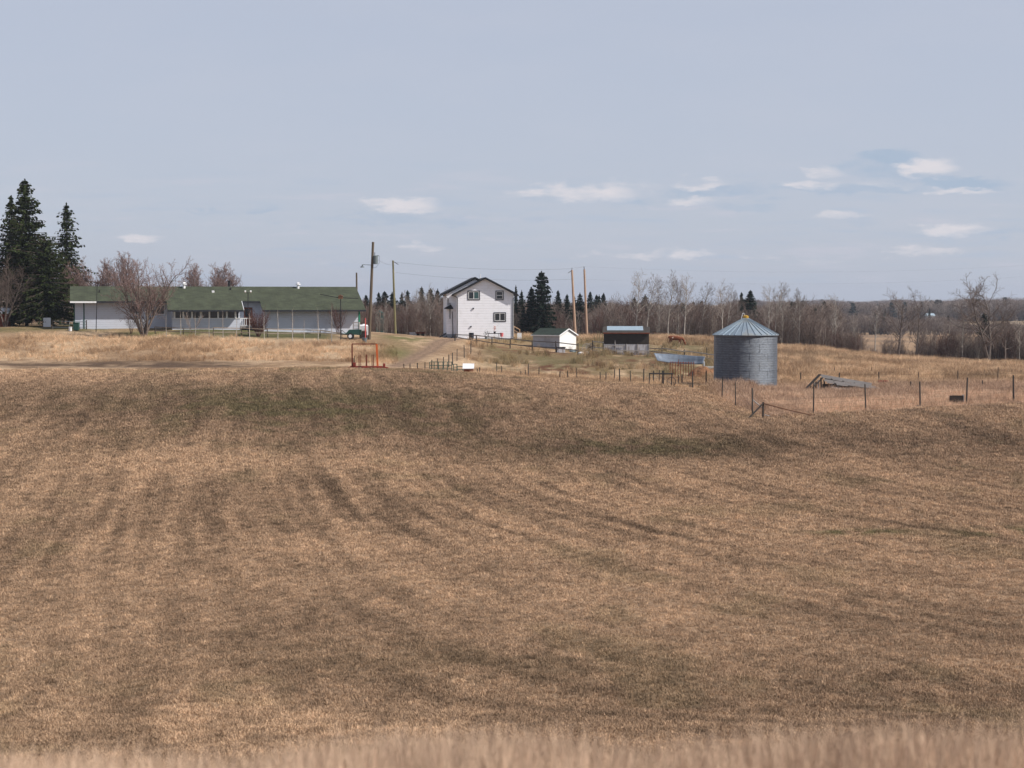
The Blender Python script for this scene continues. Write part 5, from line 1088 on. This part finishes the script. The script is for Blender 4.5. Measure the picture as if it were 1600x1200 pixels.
tag(rock('grey green tarpaulin bundle at the foot of the bright shed wall', 895, 199, .42, .22, 4, 'grey_plastic', 'tarpaulin_bundle'), cat='tarpaulin')
hk = thing('hay_rake', 'old hay rake with grey spoked wheels between the shed and the shelter', 'farm implement', P(921, 200), R(15))
for k, (dx, dy) in enumerate(((-.35, 0), (.35, .7))):
    wh = MB().torus((dx, dy, .52), (.25, 1, 0), .52, .03, 22).build('wheel', 'grey_wood', hk); sp_ = MB()
    for i in range(8): a = math.pi * i / 8; c1 = Vector((dx, dy, .52)); d_ = Vector((math.cos(a) * .97, -math.cos(a) * .24, math.sin(a))) * .5; sp_.tube(c1 - d_, c1 + d_, .014, n=4)
    sp_.build('spokes', 'grey_wood', wh)
MB().tube((-.35, 0, .52), (.35, .7, .52), .04).tube((0, .35, .52), (.2, -.5, .8), .03).tube((.2, -.5, .8), (1.0, -.4, .9), .025).build('axle', 'brown_board', hk)
for k in range(6): MB().torus((-.25 + k * .12, .1 + k * .1, .5), (1, 0, 0), .33, .012, 12).build('tine', 'dark_metal', hk)
for k, (a, b_) in enumerate(((934.5, 517), (937, 518), (941, 514), (944, 511.5), (929, 524))):
    p = P(a, 205); o = MB().tube((0, 0, -.1), (.05 * (k % 3 - 1), .02, top(a, b_, 205) - p.z), .035, .03, 5).build('pale_stake', 'pole_green', None); o.location = p
    tag(o, ['first pale upright stake left of the shelter, counting from the shed side', 'second pale stake left of the shelter, close beside the first', 'third pale stake left of the shelter, taller than the first two', 'tallest pale stake, touching the left wall line of the shelter', 'short pale stake standing apart by the old hay rake'][k], 'stake', 'pale stakes by the shelter')
# curved steel sheet
p = P(1060, 183); cs_ = thing('steel_sheet', 'long curved blue grey corrugated steel sheet lying on its edge before the pipe fence', 'steel sheet', p); k9 = F / 183; n = 40; V = []
for i in range(n + 1):
    t = i / n; px_ = 1021 + 80 * t; x = (px_ - 1060) / k9; y = 1.1 * (1 - (2 * t - 1)**2) * .9 - .4; zt = top(px_, 551.5 + 5.5 * t, 183 + y) - p.z; hb_ = (.80 + .15 * math.sin(3.14 * t)) 
    for j in range(9): f = j / 8; V.append((x + .35 * (1 - f) * (1 - t) - .3 * (1 - f) * t, y - .55 * (1 - f) + .02 * math.sin(f * 38), zt - hb_ * (1 - f)))
me = np_mesh('sheet', V, [(i * 9 + j, (i + 1) * 9 + j, (i + 1) * 9 + j + 1, i * 9 + j + 1) for i in range(n) for j in range(8)]); me.materials.append(M['old_metal']); o = bpy.data.objects.new('sheet', me); COL.objects.link(o); o.parent = cs_; md = o.modifiers.new('s', 'SOLIDIFY'); md.thickness = .02
MB().box(-.03, .03, -.35, -.3, zt - 1.0, zt - .3).build('stake', 'rust', cs_)
tg = thing('water_trough', 'pale metal water trough at the left wall of the grain bin', 'trough', P(1109, 178)); MB().box(-.5, .55, -.25, -.2, -.1, .5).box(-.5, .55, .2, .25, -.1, .5).box(-.5, -.45, -.2, .2, -.1, .5).box(.5, .55, -.2, .2, -.1, .5).box(-.45, .5, -.2, .2, -.1, .02).build('basin', 'white_metal', tg); MB().box(-.62, -.56, -.3, .3, -.1, 1.0).build('side_post', 'white', tg)
# manure and hay mounds
def mound(label, px, Y, rx, ry, h, seed, nm='hay_mound', mt='manure'):
    n = 44; g_ = np.linspace(-1.15, 1.15, n); gx, gy = np.meshgrid(g_, g_); rr = np.sqrt(gx**2 + gy**2); p = P(px, Y)
    zz = h * np.clip(1 - rr**1.6, -.3, 1) * (.7 + .6 * fbm(gx * 2 + seed, gy * 2, 3)) + .22 * h * (fbm(gx * 7 + seed, gy * 7, 2) - .5); X = gx * rx; Yy = gy * ry
    Zt = ground(X + p.x, Yy + p.y) - p.z + np.maximum(zz, -.3); i = np.arange(n - 1)[:, None] * n + np.arange(n - 1)[None, :]
    me = np_mesh(nm, np.stack([X, Yy, Zt], -1).reshape(-1, 3), np.stack([i, i + 1, i + n + 1, i + n], -1).reshape(-1, 4)); me.materials.append(M[mt]); o = bpy.data.objects.new(nm, me); COL.objects.link(o); o.location = p
    return tag(o, label, 'mound')
mound('rusty brown mound of old hay beside the left wall of the grain bin', 1098, 170, 1.5, 1.3, 1.15, 3)
mound('low dirt mound left of the brown hay mound, behind the crest posts', 1112, 171, 1.3, 1.2, .8, 7)
# crate and small things in the right grass
bx = thing('open_crate', 'dark open wooden crate lying in the grass along the nearest right fence', 'crate', P(1494.5, 127.6) + Vector((0, 0, .1)), R(-6))
MB().box(-.48, .46, .28, .32, .0, .5).box(-.48, .46, -.3, -.27, .0, .48).box(-.48, -.44, -.27, .28, .0, .5).box(.42, .46, -.27, .28, .0, .5).box(-.44, .42, -.27, .28, .0, .05).build('side_boards', 'dark_board', bx); MB().box(.46, .52, -.32, .34, 0, .56).build('corner_post', 'grey_wood', bx)
for a, lb in ((1375.5, 'left of two low rusty drums just beyond the collapsed shed'), (1384, 'right of two low rusty drums just beyond the collapsed shed')):
    d_ = MB().tube((-.2, 0, .2), (.2, 0, .2), .22, .22, 16).ring(.01, 0, .01).build('rusty_drum', 'rust', None, True); d_.location = P(a, 153) + Vector((0, 0, .12)); tag(d_, lb, 'drum', 'rusty drums by the collapsed shed')
rock('dark stone at the foot of the fourth post of the nearest right fence', 1433.5, 124.6, .22, .15, 9, 'bark_dark', 'dark_rock')
# far white roofed barn
fb = thing('distant_barn', 'tiny white roofed barn far off between the bare poplars on the right', 'barn', P(1455, 1010), R(10)); MB().box(-2.2, 2.2, 0, 4, -1, 4.4).build('wall', 'board_grey', fb); MB().prism([(-.4, 4.3), (-.4, 4.45), (2, 5.9), (4.4, 4.45), (4.4, 4.3)], -2.5, 2.5, 'x').build('roof', 'blue_metal', fb)

# ------------------------------------------------------------------ young planted whips
WHIP = [dict(seg=7, wob=.03, up=.03, tap=.75), dict(n=10, t0=.35, ang=.35, len=.22, fall=.4, seg=2, wob=.08, up=.12, rr=.5, rmin=.012)]
w0 = bare_tree('sapling', 400, 3.6, .055, WHIP, 'bark_pale', 'twig_pale', 1, 0, crown_lv=1); first = True
names = ['leftmost', 'second', 'third', 'fourth', 'fifth', 'sixth', 'seventh', 'eighth', 'ninth', 'tenth', 'eleventh', 'twelfth', 'rightmost']
for k, (px_, rt_) in enumerate(((260, 486), (282.5, 484), (305, 486), (327, 487), (348.5, 482), (369.5, 486), (390, 485), (413, 488), (434, 479), (457, 479), (475.6, 495), (497, 481), (518, 474))):
    rt = w0[0] if k == 0 else copy_tree(w0[0]); Y = 184.3 + .5 * (k % 3); p = P(px_, Y)
    place(rt, p, (top(px_, rt_, Y) - p.z) / w0[1] * 1.03, k * 1.9, '%s thin planted sapling in the row before the long building%s' % (names[k], '' if k in (0, 12) else ', counting from the left') if k != 10 else 'shortest thin planted sapling in the row before the long building, eleventh from the left', 'sapling', 'planted saplings in a row')

# ------------------------------------------------------------------ cow (skin over a skeleton; grazing, head down to the right)
def cow():
    pts = {}; rad = {}; ed = []
    def v(n, x, y, z, r, par=None):
        pts[n] = (x, y, z); rad[n] = r
        if par: ed.append((par, n))
    v('pelvis', -.70, 0, 1.12, .27); v('belly1', -.30, 0, 1.04, .34, 'pelvis'); v('belly2', .15, 0, 1.02, .36, 'belly1'); v('chest', .55, 0, 1.04, .31, 'belly2'); v('neck', .86, 0, .98, .19, 'chest'); v('neck2', 1.08, 0, .70, .15, 'neck')
    v('poll', 1.18, 0, .46, .13, 'neck2'); v('face', 1.26, 0, .26, .10, 'poll'); v('muzzle', 1.30, 0, .08, .075, 'face')
    v('rump', -.93, 0, 1.15, .18, 'pelvis'); v('tail0', -1.03, 0, 1.10, .04, 'rump'); v('tail1', -1.09, 0, .75, .03, 'tail0'); v('tail2', -1.08, 0, .42, .05, 'tail1')
    for s, dx in ((1, .10), (-1, -.08)):
        v('hip%d' % s, -.74, .17 * s, .86, .17, 'pelvis'); v('stifle%d' % s, -.66 + dx, .19 * s, .66, .11, 'hip%d' % s); v('hock%d' % s, -.84 + dx, .19 * s, .42, .065, 'stifle%d' % s); v('fet%d' % s, -.78 + dx, .19 * s, .10, .05, 'hock%d' % s); v('hoof%d' % s, -.73 + dx, .19 * s, .0, .06, 'fet%d' % s)
        v('sh%d' % s, .54, .17 * s, .80, .14, 'chest'); v('knee%d' % s, .52 + dx, .17 * s, .42, .065, 'sh%d' % s); v('ff%d' % s, .51 + dx, .17 * s, .10, .05, 'knee%d' % s); v('fh%d' % s, .54 + dx, .17 * s, .0, .06, 'ff%d' % s)
    nm = list(pts); me = bpy.data.meshes.new('body'); me.from_pydata([pts[n] for n in nm], [(nm.index(a), nm.index(b)) for a, b in ed], [])
    o = bpy.data.objects.new('body', me); COL.objects.link(o); sk = o.modifiers.new('skin', 'SKIN'); sk.use_smooth_shade = True
    for n, d in zip(nm, me.skin_vertices[0].data): d.radius = (rad[n], rad[n]); d.use_root = n == 'pelvis'
    ss = o.modifiers.new('sub', 'SUBSURF'); ss.levels = ss.render_levels = 2; me.materials.append(M['cowhide']); return o
cw = thing('cow', 'red brown cow with a pale patch grazing in the dry grass beyond the pipe fence', 'cow', P(1056, 226), R(-12)); bd = cow(); bd.parent = cw; cw.scale = (.98, .98, .98)
for s in (1, -1):
    MB().tube((1.15, .09 * s, .52), (1.10, .26 * s, .50), .05, .02, 6).build('ear', 'hide', cw); MB().tube((1.20, .08 * s, .56), (1.30, .16 * s, .66), .028, .008, 6).build('horn', 'white', cw)

# ------------------------------------------------------------------ haze
DENS = .00013
hz = MB().box(-5200, 5200, -150, 7300, -20, 70).build('haze', 'white'); m = bpy.data.materials.new('haze'); m.use_nodes = True; t = m.node_tree; t.nodes.clear(); q = NT(t)
pv = q.n('ShaderNodeVolumePrincipled'); pv.inputs['Color'].default_value = (.80, .87, 1, 1); pv.inputs['Density'].default_value = DENS; pv.inputs['Anisotropy'].default_value = .2
ou = q.n('ShaderNodeOutputMaterial'); q.l(pv.outputs[0], ou.inputs['Volume']); hz.data.materials[0] = m; tag(hz, 'thin blue haze', kind='stuff')
